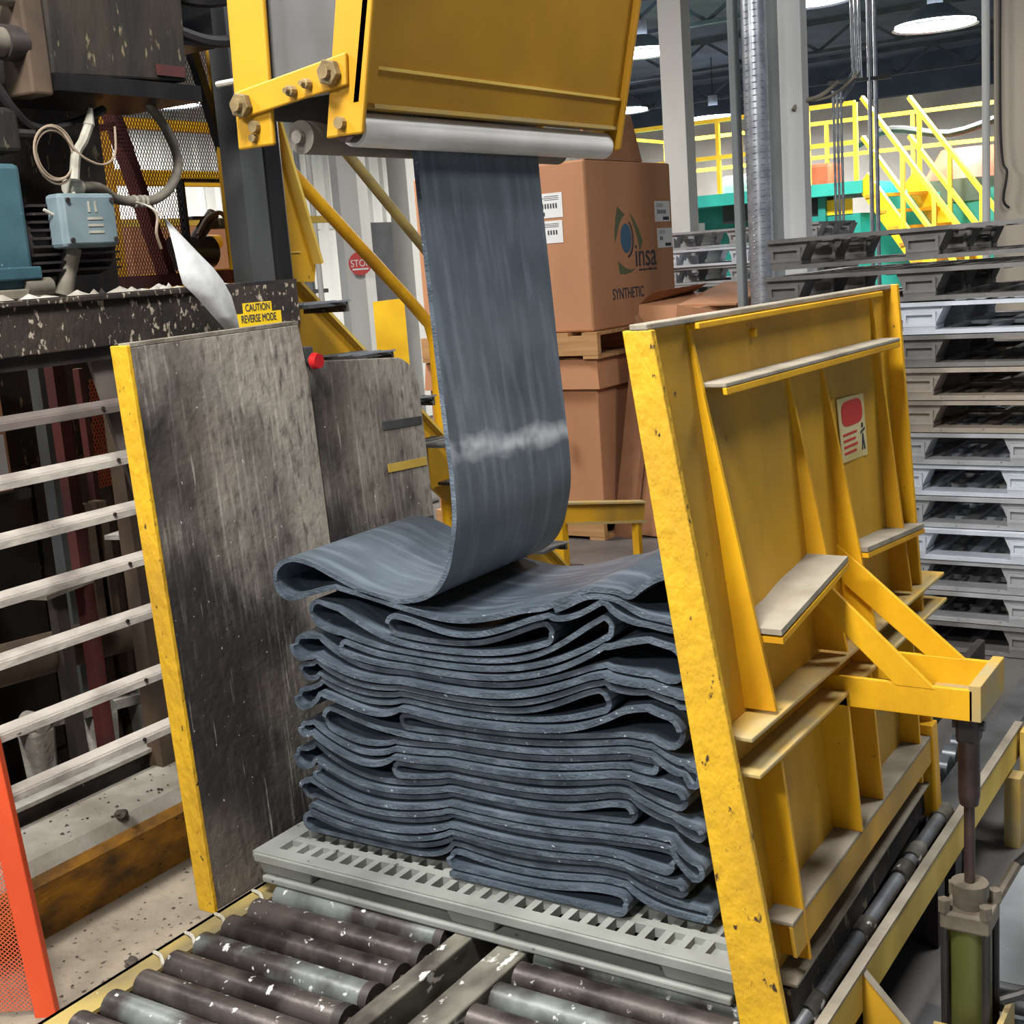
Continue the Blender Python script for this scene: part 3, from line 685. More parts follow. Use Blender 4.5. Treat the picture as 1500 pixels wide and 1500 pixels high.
MB().cyl((.405,-.064,1.918), (.405,-.05,1.918), .012, 16).build('roller_hub', 'roll_dim', br2, smooth=True)
MB().cyl((.57,.918,1.98), (.57,.93,1.98), .012, 8).build('bolt', 'bolt', ch)
MB().box(.36, .70, -.06, .905, ZT-.02, ZT+.02).build('top_frame', 'yellow_chute', ch)
for y in (.1, .75): MB().cyl((.5,y,ZT), (.5,y,5.6), .03, 10).build('hanger', 'dark_steel', ch)

# ================================================================== MACHINE ON THE LEFT
mf = thing('machine_frame', 'black speckled machine beam on posts behind the left guide plate', 'machine', (-.6,.3,0))
MB().box(-.62, -.50, -.7, .905, 1.527, 1.648).build('beam', 'black_speckled', mf, bevel=.003)
MB().box(-.62, -.488, -.7, .60, 1.640, 1.654).build('beam_lip', 'black_speckled', mf, bevel=.003)
MB().box(-1.02, -.50, -.7, .905, 1.646, 1.656).build('deck_plate', 'dark_steel', mf)
MB().box(-.57, -.515, -.7, .90, 1.495, 1.527).build('lower_angle', 'dark_steel', mf)
MB().box(-.86, -.78, 1.02, 1.12, 0, 2.9).build('post', 'grey_steel', mf)
MB().box(-.88, -.77, 1.122, 1.20, 0, 2.9).build('post', 'black_gloss', mf, bevel=.012)
MB().box(-.62, -.56, .52, .58, 0, 1.5).build('post', 'dark_steel', mf)
MB().box(-1.05, -.97, -.6, -.5, 0, 2.9).build('post', 'dark_steel', mf)
MB().box(-1.02, -.96, .58, .68, .02, 1.65).build('post', 'brown_pipe', mf)
# powder on the deck
rng = random.Random(5); m = MB()
for k in range(46):
    y = rng.uniform(-.25,.62); x = rng.uniform(-.62,-.515); r = rng.uniform(.008,.03); h = rng.uniform(.004,.016); b = len(m.v)
    for j in range(7): t = j*2*math.pi/7; m.v.append((x+r*.7*math.cos(t), y+r*1.6*math.sin(t), 1.655))
    m.v.append((x, y, 1.656+h)); m.f += [(b+j, b+(j+1) % 7, b+7) for j in range(7)]
tag(m.build('spilled_powder', 'powder', mf), kind='stuff')
# white dusted guard bars
gb = thing('guard_bars', 'row of dusty flat guard bars left of the yellow edge', 'guard rail', (-.52,.1,.4))
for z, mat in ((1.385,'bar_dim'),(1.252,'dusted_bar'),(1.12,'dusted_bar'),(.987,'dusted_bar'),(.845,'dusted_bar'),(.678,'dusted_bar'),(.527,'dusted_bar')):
    b = MB().prism([(-.530,-.75,z+.008),(-.500,-.75,z-.004),(-.498,-.75,z-.020),(-.506,-.75,z-.022),(-.530,-.75,z-.004)], (0,1.37,0)).build('bar', mat, gb)
    MB().prism([(-.532,-.75,z+.0085),(-.502,-.75,z-.0035),(-.504,-.75,z+.001),(-.528,-.75,z+.011)], (0,1.37,0)).build('dust_cap', mat, b)
    MB().cyl((-.499,.19-.02*(z*10%3),z-.006), (-.4945,.19-.02*(z*10%3),z-.006), .005, 8).build('bolt', 'dark_steel', b)
MB().box(-.56, -.52, .54, .60, .22, 1.5).build('upright', 'brown_pipe', gb)
MB().box(-.56, -.52, -.72, -.66, .02, 1.5).build('upright', 'brown_pipe', gb)
MB().prism([(-.545,.16,1.5),(-.545,.25,1.5),(-.545,.29,1.1),(-.545,.26,1.1)], (.012,0,0)).build('bracket', 'bar_dim', gb)

# gear motor
gm = thing('gear_motor', 'dusty blue gear motor with finned body on the machine beam', 'motor', (-.6,.1,1.656))
MB().box(-.70, -.53, -.24, .035, 1.675, 1.965).build('gearbox', 'motor_blue', gm, bevel=.012)
MB().box(-.72, -.515, -.12, .045, 1.70, 1.73).build('flange', 'motor_blue', gm, bevel=.004)
MB().cyl((-.63,.03,1.79), (-.63,.30,1.79), .085, 24).build('stator', 'dark_steel', gm, smooth=True)
for k in range(9):
    z = 1.715+k*.019
    MB().box(-.65, -.535, .05, .30, z, z+.006).build('fin', 'dark_steel', gm)
jb = MB().box(-.545, -.49, .10, .265, 1.768, 1.895).build('junction_box', 'junction_blue', gm, bevel=.01)
MB().box(-.492, -.484, .107, .258, 1.775, 1.888).build('cover', 'junction_blue', jb, bevel=.006)
for y, z in ((.118,1.878),(.248,1.878),(.118,1.785),(.248,1.785)): MB().cyl((-.486,y,z), (-.479,y,z), .006, 8).build('screw', 'dark_steel', jb)
for k in range(3): MB().box(-.4835, -.4825, .17, .215, 1.80+k*.016, 1.806+k*.016).build('embossed_line', 'tape_pale', jb)
for k, y in enumerate((.175,.195)): MB().box(-.4835, -.4825, y, y+.006, 1.85, 1.875).build('embossed_line', 'tape_pale', jb)
MB().cyl((-.54,.16,1.77), (-.56,.13,1.66), .022, 12).build('foot_strut', 'hose_grey', gm, smooth=True)
MB().box(-.67, -.52, -.3, .06, 1.656, 1.68).build('base', 'hose_grey', gm, bevel=.004)
m = MB().cyl((-.535,.0,1.682), (-.535,.075,1.682), .022, 14); m.build('drain_plug', 'hose_grey', gm, smooth=True)
hz = MB().tube([(-.56,.20,1.915),(-.57,.29,1.915),(-.60,.36,1.892),(-.60,.43,1.884),(-.60,.50,1.89),(-.60,.56,1.925),(-.60,.594,1.985),(-.60,.572,2.06),(-.61,.525,2.13),(-.64,.45,2.2)], .013, 10)
ho = tag(hz.build('flexible_conduit', 'hose_grey', smooth=True, loc=(-.6,.4,1.88)), 'grey flexible conduit curving beside the red mesh guard', 'conduit')
MB().cyl((-.56,.185,1.915), (-.563,.225,1.915), .02, 12).build('connector', 'tape_pale', ho, smooth=True)
for y in (.425,.445,.46): MB().cyl((-.60,y-.003,1.884), (-.60,y+.003,1.884), .0165, 10).build('tie', 'tape_pale', ho)
MB().tube([(-.585,.46,1.872),(-.57,.47,1.845),(-.565,.455,1.80),(-.57,.47,1.76)], .004, 6).build('string', 'wire', ho)
# coils of loose wire beside the motor
cw = thing('wire_coil', 'coil of thin brown wire hanging above the blue motor', 'wire', (-.55,.15,1.95))
for a, (dy, dz) in enumerate(((0,0),(.006,-.008),(.012,.004))):
    P = [(-.53-.004*a, .135+dy+.055*math.cos(t*math.pi/8), 1.99+dz+.062*math.sin(t*math.pi/8)) for t in range(17)]
    MB().tube(P, .003, 6, 2).build('loop', 'wire', cw)
MB().tube([(-.53,.17,2.04),(-.52,.2,1.99),(-.515,.26,1.965),(-.52,.31,1.99),(-.53,.33,2.06)], .003, 6).build('loose_end', 'wire', cw)
MB().tube([(-.525,.08,1.86),(-.515,.12,1.84),(-.515,.16,1.86),(-.52,.17,1.90)], .004, 6).build('loose_end', 'tape_pale', cw)
m = MB().tube([(-.53,.185,1.93),(-.53,.20,1.99),(-.53,.225,2.02),(-.53,.25,2.06)], .012, 8); m.build('taped_splice', 'tape_pale', cw, smooth=True)
MB().cyl((-.53,.25,2.06), (-.53,.262,2.10), .014, 8, .005).build('splice_tip', 'tape_pale', cw)
# upper gear case with pipes
uc = thing('gear_case', 'oily black gear case at the top left with side pipes', 'machine', (-.6,.35,2.15))
MB().hexa([(-.75,.14,2.165),(-.50,.14,2.165),(-.50,.565,2.18),(-.75,.565,2.18),(-.75,.15,2.75),(-.50,.15,2.75),(-.50,.60,2.75),(-.75,.60,2.75)]).build('case', 'black_grime', uc, bevel=.006)
MB().box(-.78, -.49, .14, .60, 2.13, 2.17).build('case_foot', 'black_gloss', uc)
MB().box(-.499, -.494, .46, .555, 2.188, 2.215).build('red_patch', 'redbrown', uc)
MB().box(-.60, -.505, .08, .14, 2.12, 2.42).build('end_plate', 'brown_pipe', uc, bevel=.006)
MB().cyl((-.54,-.3,2.235), (-.54,.10,2.235), .033, 18).build('pipe', 'hose_grey', uc, smooth=True)
MB().cyl((-.54,.04,2.235), (-.54,.09,2.235), .04, 18).build('pipe_collar', 'dark_steel', uc, smooth=True)
MB().cyl((-.54,-.3,2.335), (-.54,.105,2.335), .020, 14).build('pipe', 'hose_grey', uc, smooth=True)
MB().tube([(-.54,.105,2.335),(-.54,.12,2.325),(-.54,.122,2.28)], .019, 10).build('pipe_elbow', 'dark_steel', uc, smooth=True)
MB().tube([(-.54,.0,2.15),(-.54,.05,2.08),(-.56,.12,2.05),(-.58,.25,2.07),(-.60,.36,2.11)], .012, 8).build('drain_hose', 'hose_black', uc, smooth=True)
MB().box(-.9, -.53, -.3, .05, 1.99, 2.09).build('lower_case', 'black_grime', uc, bevel=.01)
MB().cyl((-.55,-.3,2.035), (-.55,.1,2.035), .012, 8).build('rod', 'dark_steel', uc)
MB().box(-1.0, -.9, -.3, .6, 1.656, 2.75).build('back_plate', 'black_grime', uc)
MB().tube([(-.52,.565,2.31),(-.50,.65,2.29),(-.50,.75,2.30),(-.55,.85,2.34)], .016, 8).build('hose', 'hose_black', uc, smooth=True)
MB().box(-.95, -.62, .60, .80, 2.30, 2.75).build('side_case', 'black_gloss', uc)
MB().tube([(-.6,.62,2.42),(-.52,.7,2.40),(-.52,.85,2.44)], .02, 8).build('hose', 'hose_black', uc, smooth=True)

# red-brown expanded mesh guard
mg = thing('mesh_guard', 'red-brown expanded metal guard behind the blue motor', 'guard', (-1.1,.9,1.656))
e = expanded_mesh(MB(), (-1.1,.50,1.70), (0,.0115,0), (0,0,.0235), 80, 31, hole=lambda p: p.y > 1.07 and p.z < 1.99, w=.0036)
tag(e.build('mesh_sheet', 'redbrown_mesh', mg, fix=False), kind='stuff')
MB().box(-1.115, -1.085, .5, 1.42, 1.66, 1.70).build('bottom_rail', 'redbrown', mg)
MB().box(-1.115, -1.085, .5, 1.42, 2.43, 2.47).build('top_rail', 'redbrown', mg)
MB().box(-1.115, -1.085, 1.065, 1.075, 1.70, 1.99).build('window_bar', 'black_gloss', mg)
MB().box(-1.115, -1.085, 1.07, 1.42, 1.985, 1.995).build('window_bar', 'black_gloss', mg)
MB().bar((-1.13,.82,2.30), (-1.13,1.0,1.68), .03, .055, (1,0,0)).build('diagonal', 'redbrown', mg)
MB().bar((-1.13,.64,2.115), (-1.13,.86,2.155), .02, .03, (1,0,0)).build('cross_bar', 'redbrown', mg)
MB().box(-1.16, -1.12, 1.40, 1.44, .02, 2.5).build('post', 'redbrown', mg)
MB().bar((-1.03,1.10,2.44), (-1.03,1.262,1.88), .03, .028, (1,0,0)).build('dark_stay', 'black_gloss', mg)
MB().box(-1.13, -1.09, .48, .52, .02, 2.47).build('post', 'redbrown', mg)
e = expanded_mesh(MB(), (-1.1,.52,1.59), (0,.0115,0), (0,0,.0235), 40, 4, w=.0036); tag(e.build('skirt_mesh', 'redbrown_mesh', mg, fix=False), kind='stuff')
# valve and motor seen through the guard's window
vm = thing('valve_block', 'black valve with hoses seen through the guard window', 'valve', (-1.2,1.2,1.70))
MB().cyl((-1.2,1.10,1.765), (-1.2,1.26,1.765), .055, 18).build('body', 'black_gloss', vm, smooth=True)
MB().cyl((-1.18,1.18,1.80), (-1.18,1.28,1.89), .022, 12).build('neck', 'black_grime', vm)
MB().box(-1.21, -1.17, 1.24, 1.34, 1.84, 1.875).build('bonnet', 'black_grime', vm, bevel=.006)
MB().box(-1.215, -1.165, 1.17, 1.24, 1.872, 1.882).build('handle', 'dark_steel', vm)
MB().cyl((-1.25,1.24,1.80), (-1.25,1.36,1.80), .024, 14).build('yellow_end', 'yellow', vm, smooth=True)
MB().tube([(-1.15,1.36,1.80),(-1.12,1.32,1.74),(-1.12,1.30,1.62)], .009, 8).build('hose', 'hose_grey', vm, smooth=True)
MB().tube([(-1.14,1.16,1.82),(-1.13,1.20,1.87),(-1.13,1.26,1.89),(-1.14,1.30,1.87)], .008, 8).build('hose', 'brown_pipe', vm, smooth=True)
MB().box(-1.35, -1.14, 1.08, 1.44, 1.56, 1.705).build('bracket', 'yellow', vm)
MB().box(-1.35, -1.28, 1.2, 1.26, 0, 1.56).build('stand', 'yellow', vm)
# yellow frame of a platform behind the guard
yf = thing('platform_frame', 'yellow platform frame seen through the red mesh', 'frame', (-2.2,1.6,0))
MB().box(-2.05, -1.98, 1.50, 1.58, 0, 2.6).build('post', 'yellow', yf); MB().box(-2.05, -1.98, 2.32, 2.38, 0, 2.6).build('post', 'yellow', yf)
MB().box(-2.03, -1.99, 1.2, 2.5, 2.06, 2.12).build('rail', 'yellow', yf); MB().box(-2.03, -1.99, 1.2, 2.5, 2.28, 2.32).build('rail', 'yellow', yf)
MB().box(-2.03, -1.99, 1.2, 1.55, 2.50, 2.55).build('rail', 'yellow', yf)
MB().box(-2.03, -1.99, 1.2, 2.9, 1.90, 1.93).build('rail', 'pale_yellow', yf)

# yellow tapered guard cheek by the black post
gc = thing('guard_cheek', 'tapered yellow guard cheek hanging beside the black post', 'guard', (-.9,1.38,1.64))
MB().prism([(-.93,1.24,2.30),(-.93,1.30,2.30),(-.93,1.475,1.69),(-.93,1.46,1.64),(-.93,1.24,1.65)], (.012,0,0)).build('web', 'yellow_sheet', gc)
MB().bar((-.905,1.30,2.28), (-.905,1.472,1.70), .045, .012, (0,1,0)).build('flange', 'pale_yellow', gc)
MB().box(-.918, -.912, 1.24, 1.40, 1.74, 1.745).build('weld_line', 'pale_yellow', gc)
MB().box(-.95, -.88, 1.2, 1.24, 0, 2.6).build('carrier', 'yellow_sheet', gc)

# stickers on the beam
ca = thing('caution_sticker', 'small yellow two-line caution sticker on the black beam', 'sign', (-.498,.73,1.54))
MB().box(-.4999, -.4985, .640, .824, 1.528, 1.572).build('strip', 'sign_yellow', ca); MB().box(-.4999, -.4985, .674, .788, 1.572, 1.600).build('strip', 'sign_yellow', ca)
text('lettering', 'CAUTION', .028, (-.4978,.731,1.586), (0,1,0), (0,0,1), 'ink', ca, .78)
text('lettering', 'REVERSE MODE', .030, (-.4978,.732,1.556), (0,1,0), (0,0,1), 'ink', ca, .68)
# hanging paper
pp = MB(); n = 9
prof = [(.353,.352,1.835),(.362,.395,1.79),(.366,.44,1.745),(.370,.490,1.700),(.378,.520,1.665),(.425,.545,1.625),(.478,.562,1.575),(.522,.572,1.535)]
for a, b, z in prof:
    k = len(pp.v); bulge = .02*math.sin((1.83-z)/.3*math.pi)
    pp.v += [(-.42+bulge*.6, a, z), (-.42+bulge*1.5, (a+b)/2, z), (-.42+bulge*.6, b, z)]
for i in range(len(prof)-1): b = i*3; pp.f += [(b,b+1,b+4,b+3),(b+1,b+2,b+5,b+4)]
po = pp.build('paper_sheet', 'paper', loc=(-.42,.45,1.53), smooth=False)
for p in po.data.polygons: p.use_smooth = True
md = po.modifiers.new('thickness', 'SOLIDIFY'); md.thickness = .0008
tag(po, 'white paper sheet hanging by string in front of the black beam', 'paper')
MB().tube([(-.42,.352,1.832),(-.45,.335,1.86),(-.52,.36,1.875),(-.59,.44,1.872)], .0025, 6).build('string', 'tape_pale', po)

# orange mesh fence, bottom left
of = thing('orange_fence', 'bright orange fence post with mesh panel at the lower left', 'fence', (-.42,-.33,0))
MB().hexa([(-.445,-.32,0),(-.402,-.292,0),(-.415,-.27,0),(-.458,-.298,0),(-.484,-.346,.8),(-.441,-.318,.8),(-.454,-.296,.8),(-.497,-.324,.8)]).build('post', 'orange', of, bevel=.003)
e = expanded_mesh(MB(), (-.458,-.315,.02), (-.0105,-.0065,0), (0,0,.011), 34, 60, w=.0034); tag(e.build('mesh_sheet', 'orange_mesh', of, fix=False), kind='stuff')
# debris on the floor
for k, (x, y, z, r, l) in enumerate(((-.79,.27,.205,.022,'dark lump of debris lying on the yellow kerb'),(-.42,-.05,.008,.02,'dark crumb on the dusty floor below the kerb'),(-.25,.0,.008,.024,'dark lump beside the conveyor rail near the guide plate foot'),(-.24,-.28,.008,.016,'small brown scrap on the dusty floor next to the orange post'))):
    bm = bmesh.new(); bmesh.ops.create_icosphere(bm, subdivisions=2, radius=r)
    rg = random.Random(k)
    for v in bm.verts: v.co *= rg.uniform(.6,1.15); v.co.z = max(v.co.z*.7, -r*.3)
    me = bpy.data.meshes.new('debris'); bm.to_mesh(me); bm.free(); me.materials.append(M['debris'])
    o = bpy.data.objects.new('debris_lump', me); COL.objects.link(o); o.location = (x, y, z+r*.25); tag(o, l, 'debris')
gr = MB(); rg = random.Random(21)
for k in range(260):
    if k % 3: x, y, z = rg.uniform(-.72,-.06), rg.uniform(-.6,.6), .006
    else: x, y, z = rg.uniform(-.98,-.80), rg.uniform(-.5,.7), .203
    r = rg.uniform(.002,.008); a = rg.uniform(0,6.28)
    b = len(gr.v); gr.v += [(x+r*math.cos(a+t), y+r*math.sin(a+t), z) for t in (0,2.1,4.2)]+[(x, y, z+r*.7)]; gr.f += [(b,b+1,b+3),(b+1,b+2,b+3),(b+2,b,b+3)]
tag(gr.build('floor_grit', 'debris', loc=(-.4,0,.006)), 'dark grit scattered over the dusty floor and kerb', 'grit', kind='stuff')
pb = tag(MB().cyl((-.20,-.07,.03), (-.05,.10,.03), .022, 12).build('scrap_pipe', 'brown_pipe', smooth=True), 'short rusty pipe lying on the floor along the conveyor rail', 'pipe')
MB().cyl((-.205,-.076,.03), (-.198,-.068,.03), .028, 12).build('pipe_rim', 'dark_steel', pb)

# clutter behind the guard bars
bp = thing('brown_pipe', 'thick dusty brown pipe behind the lower guard bars', 'pipe', (-1.2,.4,.60))
MB().cyl((-1.2,-.6,.66), (-1.2,1.1,.56), .062, 18).build('pipe_run', 'brown_pipe', bp, smooth=True)
for y in (-.4,.8): MB().box(-1.23, -1.17, y-.03, y+.03, .02, .62).build('support', 'dark_steel', bp)
cr = thing('chain_carrier', 'dusty white cast brackets of a carrier under the brown pipe', 'bracket', (-1.25,.7,.25))
MB().bar((-1.25,.0,.42), (-1.25,1.1,.30), .05, .03).build('rail', 'powder', cr)
for k, y in enumerate((.12,.36,.60,.78,.95)):
    z = .41-.11*y; MB().hexa([(-1.28,y-.03,.06),(-1.22,y-.03,.06),(-1.22,y+.03,.06),(-1.28,y+.03,.06),(-1.29,y-.045,z),(-1.21,y-.045,z),(-1.21,y+.045,z),(-1.29,y+.045,z)]).build('bracket', 'powder' if k else 'hose_grey', cr, bevel=.012)
    MB().cyl((-1.21,y,z+.02), (-1.29,y,z+.02), .03, 12).build('boss', 'powder', cr, smooth=True)
MB().box(-1.32, -1.18, .0, 1.1, .02, .06).build('sill', 'pad_dark', cr)
kn = thing('dust_ledge', 'low dusty steel ledge behind the kerb', 'ledge', (-1.05,.3,.02))
MB().box(-1.08, -1.02, -.8, 1.1, .02, .25).build('web', 'dark_steel', kn); MB().box(-1.1, -1.0, -.8, 1.1, .25, .262).build('cap', 'powder', kn)
for (y, w, h, mat, lab) in ((.60,.055,1.62,'grey_steel','narrow grey upright behind the upper guard bars'),(.69,.03,1.0,'brown_pipe','thin brown upright next to the grey upright'),(.745,.03,1.0,'brown_pipe','second thin brown upright beside the red mesh')):
    u = thing('upright', lab, 'post', (-1.3,y,0)); MB().box(-1.33, -1.28, y-w/2, y+w/2, .02, h).build('shaft', mat, u); MB().box(-1.36, -1.26, y-w/2-.02, y+w/2+.02, 0, .03).build('foot', 'dark_steel', u)
dk = thing('cabinet_backdrop', 'dark cabinet enlarged as a backdrop standing in for the gloom behind the guard bars', 'cabinet', (-1.9,.6,0))
MB().box(-2.3, -1.7, -.6, 1.15, .0, 1.62).build('body', 'black_grime', dk); MB().box(-1.70, -1.69, .48, .78, .1, 1.1).build('door', 'dark_steel', dk); MB().box(-1.70, -1.69, .80, 1.12, .1, 1.1).build('door', 'dark_steel', dk)  # body enlarged and black, a backdrop that stands in for the shade behind the bars
om = thing('orange_mesh_bag', 'orange mesh guard strip in the gap beside the yellow edge', 'guard', (-1.45,.9,1.0))
e = expanded_mesh(MB(), (-1.4,.83,1.02), (0,.013,0), (0,.0015,.024), 10, 15, w=.0045); tag(e.build('mesh_sheet', 'orange_mesh', om, fix=False), kind='stuff')
MB().box(-1.42, -1.39, .81, .83, .02, 1.42).build('post', 'redbrown', om)
MB().box(-1.42, -1.39, .965, .985, .02, 1.42).build('post', 'redbrown', om)
cb = thing('small_carton', 'brown carton with white label at the left edge behind the bars', 'box', (-1.58,.49,1.06))
MB().box(-1.66, -1.5, .40, .585, 1.06, 1.42).build('body', 'cardboard', cb); MB().box(-1.5, -1.498, .50, .575, 1.10, 1.24).build('label_sticker', 'label_white', cb)
MB().box(-1.68, -1.46, .3, .62, 1.03, 1.06).build('shelf', 'dark_steel', cb); MB().box(-1.66, -1.6, .42, .48, 0, 1.03).build('shelf_leg', 'dark_steel', cb)
for i,(y,z,dy) in enumerate(((.78,.905,.30),(.42,.80,.24))):
    lg = MB().prism([(-1.15,y-dy/2,z),(-1.15,y+dy/2,z+.012),(-1.05,y+dy/2-.05,z+.012),(-1.05,y-dy/2+.02,z)], (0,0,.014)).build('dusty_shelf', 'powder' if i == 0 else 'hose_grey')
    tag(lg, ['pale dusty shelf plate behind the middle guard bars', 'grey dusty tray plate at the far left behind the bars'][i], 'shelf')
    MB().box(-1.16, -1.12, y-.02, y+.02, .02, z).build('support', 'dark_steel', lg)

# ================================================================== STAIRS
sr = thing('yellow_stair', 'yellow industrial stair with pipe handrail behind the guide plates', 'stairs', (-1.0,2.4,0))
def sz(y): return 1.626-(y-1.478)*.851
MB().prism([(-1.02,1.25,sz(1.25)),(-1.02,3.38,sz(3.38)),(-1.02,3.38,0),(-1.02,3.14,0),(-1.02,1.25,sz(1.25)-.32)], (.014,0,0)).build('stringer', 'yellow_sheet', sr)
MB().bar((-1.0,1.25,sz(1.25)), (-1.0,3.39,sz(3.39)), .05, .012, (0,0,1)).build('stringer_flange', 'pale_yellow', sr)
for k in range(8):
    y = 1.37+k*.222; z = sz(y)-.15
    t = MB().box(-.985, -.79, y-.10, y+.10, z-.012, z).build('tread', 'grey_steel', sr)
    MB().box(-.985, -.79, y+.094, y+.106, z-.035, z+.002).build('nosing', 'rail_dirty', t)
    for j in range(3):
        x = -.95+j*.065; MB().bar((x,y-.09,z+.003), (x+.05,y+.09,z+.003), .008, .006).build('grip', 'galvanised', t)
def pipe(pts, r=.021, mat='yellow', name='handrail', smooth=1): return MB().tube(pts, r, 12, smooth).build(name, mat, sr, smooth=True)
pipe([(-1.03,1.20,2.27),(-1.03,2.14,1.532),(-1.03,2.25,1.438),(-1.03,2.275,1.36),(-1.03,2.265,.0)], .024, 'yellow', 'mid_rail')
pipe([(-1.03,1.20,2.62),(-1.03,2.30,1.70),(-1.03,2.45,1.55),(-1.03,2.47,1.46),(-1.03,2.47,.75)], .02, 'rail_yellow', 'top_rail')
MB().tube([(-1.03,1.205,2.66),(-1.03,1.205,1.7)], .02, 10, 1).build('post', 'yellow', sr)

# yellow knee barrier in the aisle
kb = thing('knee_barrier', 'low yellow channel barrier with post in the aisle', 'barrier', (-1.3,3.9,0))
MB().bar((-1.47,3.93,.305), (-1.20,4.33,.245), .03, .11).build('rail', 'yellow_sheet', kb)
MB().bar((-1.46,3.92,.362), (-1.19,4.32,.302), .07, .010).build('top_flange', 'dusty_yellow', kb)
MB().bar((-1.46,3.92,.250), (-1.19,4.32,.192), .07, .010).build('lower_flange', 'dusty_yellow', kb)
MB().box(-1.52, -1.46, 3.88, 3.94, 0, .37).build('post', 'yellow', kb); MB().box(-1.54, -1.40, 3.85, 3.98, 0, .012).build('foot', 'grey_steel', kb)
MB().box(-1.24, -1.20, 4.26, 4.30, 0, .2).build('post', 'yellow', kb)

# ================================================================== CARTONS
BX, BY = -1.59, 4.59
def wood_pallet(loc, lx_, ly_, h, label):
    x, y, z = loc; t = thing('wooden_pallet', label, 'pallet', (x,y,z), 'wooden pallets under the big cartons')
    for k in range(7): a = x-lx_+k*(lx_-.1)/6; MB().box(a, a+.1, y, y+ly_, z+h-.018, z+h).build('deck_board', 'wood', t)
    for k in range(3): b = y+k*(ly_-.045)/2; MB().box(x-lx_, x, b, b+.04, z+.02, z+h-.018).build('stringer', 'wood', t)
    for k in range(3): a = x-lx_+k*(lx_-.1)/2; MB().box(a, a+.1, y, y+ly_, z, z+.018).build('bottom_board', 'wood', t)
    return t
wood_pallet((BX+.0,BY-.02,0), 1.22, 1.12, .135, 'wooden pallet on the floor under the lower brown carton')
wood_pallet((BX+.04,BY-.04,1.075), 1.25, 1.14, .15, 'wooden pallet between the two big brown cartons')
lc = thing('lower_carton', 'lower brown carton with a folded lid rim under the printed one', 'box', (BX-.6,BY+.55,.135))
MB().box(BX-1.2, BX, BY, BY+1.1, .136, 1.06).build('body', 'cardboard', lc, bevel=.006)
MB().hexa([(BX-1.22,BY-.03,.90),(BX+.03,BY-.03,.90),(BX+.03,BY+1.12,.90),(BX-1.22,BY+1.12,.90),(BX-1.21,BY-.012,1.07),(BX+.012,BY-.012,1.07),(BX+.012,BY+1.11,1.07),(BX-1.21,BY+1.11,1.07)]).build('lid_rim', 'cardboard', lc)
tg = MB().box(BX-.272, BX-.215, BY-.038, BY-.035, .565, .675).build('tag', 'label_white', lc)
text('lettering', '204', .036, (BX-.2435,BY-.0395,.612), (1,0,0), (0,0,1), 'ink', tg, .8)
MB().box(BX-.262, BX-.225, BY-.0395, BY-.0385, .655, .661).build('print_line', 'ink', tg)
uc2 = thing('printed_carton', 'tall brown carton printed with a blue eye logo', 'box', (BX-.6,BY+.55,1.226))
Z0, Z1 = 1.227, 2.19
MB().box(BX-1.2, BX, BY, BY+1.1, Z0, Z1).build('body', 'cardboard', uc2, bevel=.012)
MB().hexa([(BX-.02,BY+.02,Z1),(BX,BY+.02,Z1),(BX,BY+.72,Z1),(BX-.02,BY+.72,Z1),(BX-.05,BY+.06,2.50),(BX-.03,BY+.06,2.50),(BX-.03,BY+.66,2.46),(BX-.05,BY+.66,2.46)]).build('open_flap', 'cardboard_edge', uc2)
# print on the right-hand face (x = BX), drawn in (y, z)
FX = BX+.001
def face_poly(P, mat, name='logo_mark', lift=0): return MB().prism([(FX+lift, BY+y, z) for y, z in P], (.0008,0,0)).build(name, mat, uc2)
def arcp(cy_, cz, ry, rz, a0, a1, n=14): return [(cy_+ry*math.cos(math.radians(a0+(a1-a0)*k/n)), cz+rz*math.sin(math.radians(a0+(a1-a0)*k/n))) for k in range(n+1)]
LY, LZ = .40, 1.735
def lg(P): return [(.456+(y-LY)*.87, 1.742+(z-LZ)*.60) for y, z in P]
face_poly(lg(arcp(LY, LZ, .080, .145, 0, 360, 28)[:-1]), 'ink_blue')
face_poly(lg(arcp(LY+.006, LZ-.005, .105, .19, -80, 60)+arcp(LY-.012, LZ-.0, .105, .18, 60, -80)), 'ink')
face_poly(lg([(LY-.105,2.045),(LY-.005,1.965),(LY-.05,1.93),(LY-.10,1.86),(LY-.135,1.76),(LY-.165,1.70),(LY-.165,1.80),(LY-.14,1.93)]), 'ink_green')
face_poly(lg([(LY+.065,1.985),(LY+.13,1.92),(LY+.19,1.82),(LY+.245,1.70),(LY+.205,1.61),(LY+.19,1.62),(LY+.17,1.72),(LY+.13,1.84)]), 'ink_green')
face_poly(lg([(LY-.135,1.52),(LY-.05,1.455),(LY+.04,1.425),(LY+.12,1.435),(LY+.05,1.40),(LY-.04,1.385),(LY-.12,1.395)]), 'ink_green')
text('lettering', 'insa', .20, (FX+.0008,BY+.70,1.632), (0,1,0), (0,0,1), 'ink', uc2, .95, .001)
text('lettering', 'www.insa-rubber.com', .027, (FX+.0008,BY+.72,1.552), (0,1,0), (0,0,1), 'ink', uc2, 1)
text('lettering', 'SYNTHETIC', .092, (FX+.0008,BY+.45,1.418), (0,1,0), (0,0,1), 'ink', uc2, .84, .001)
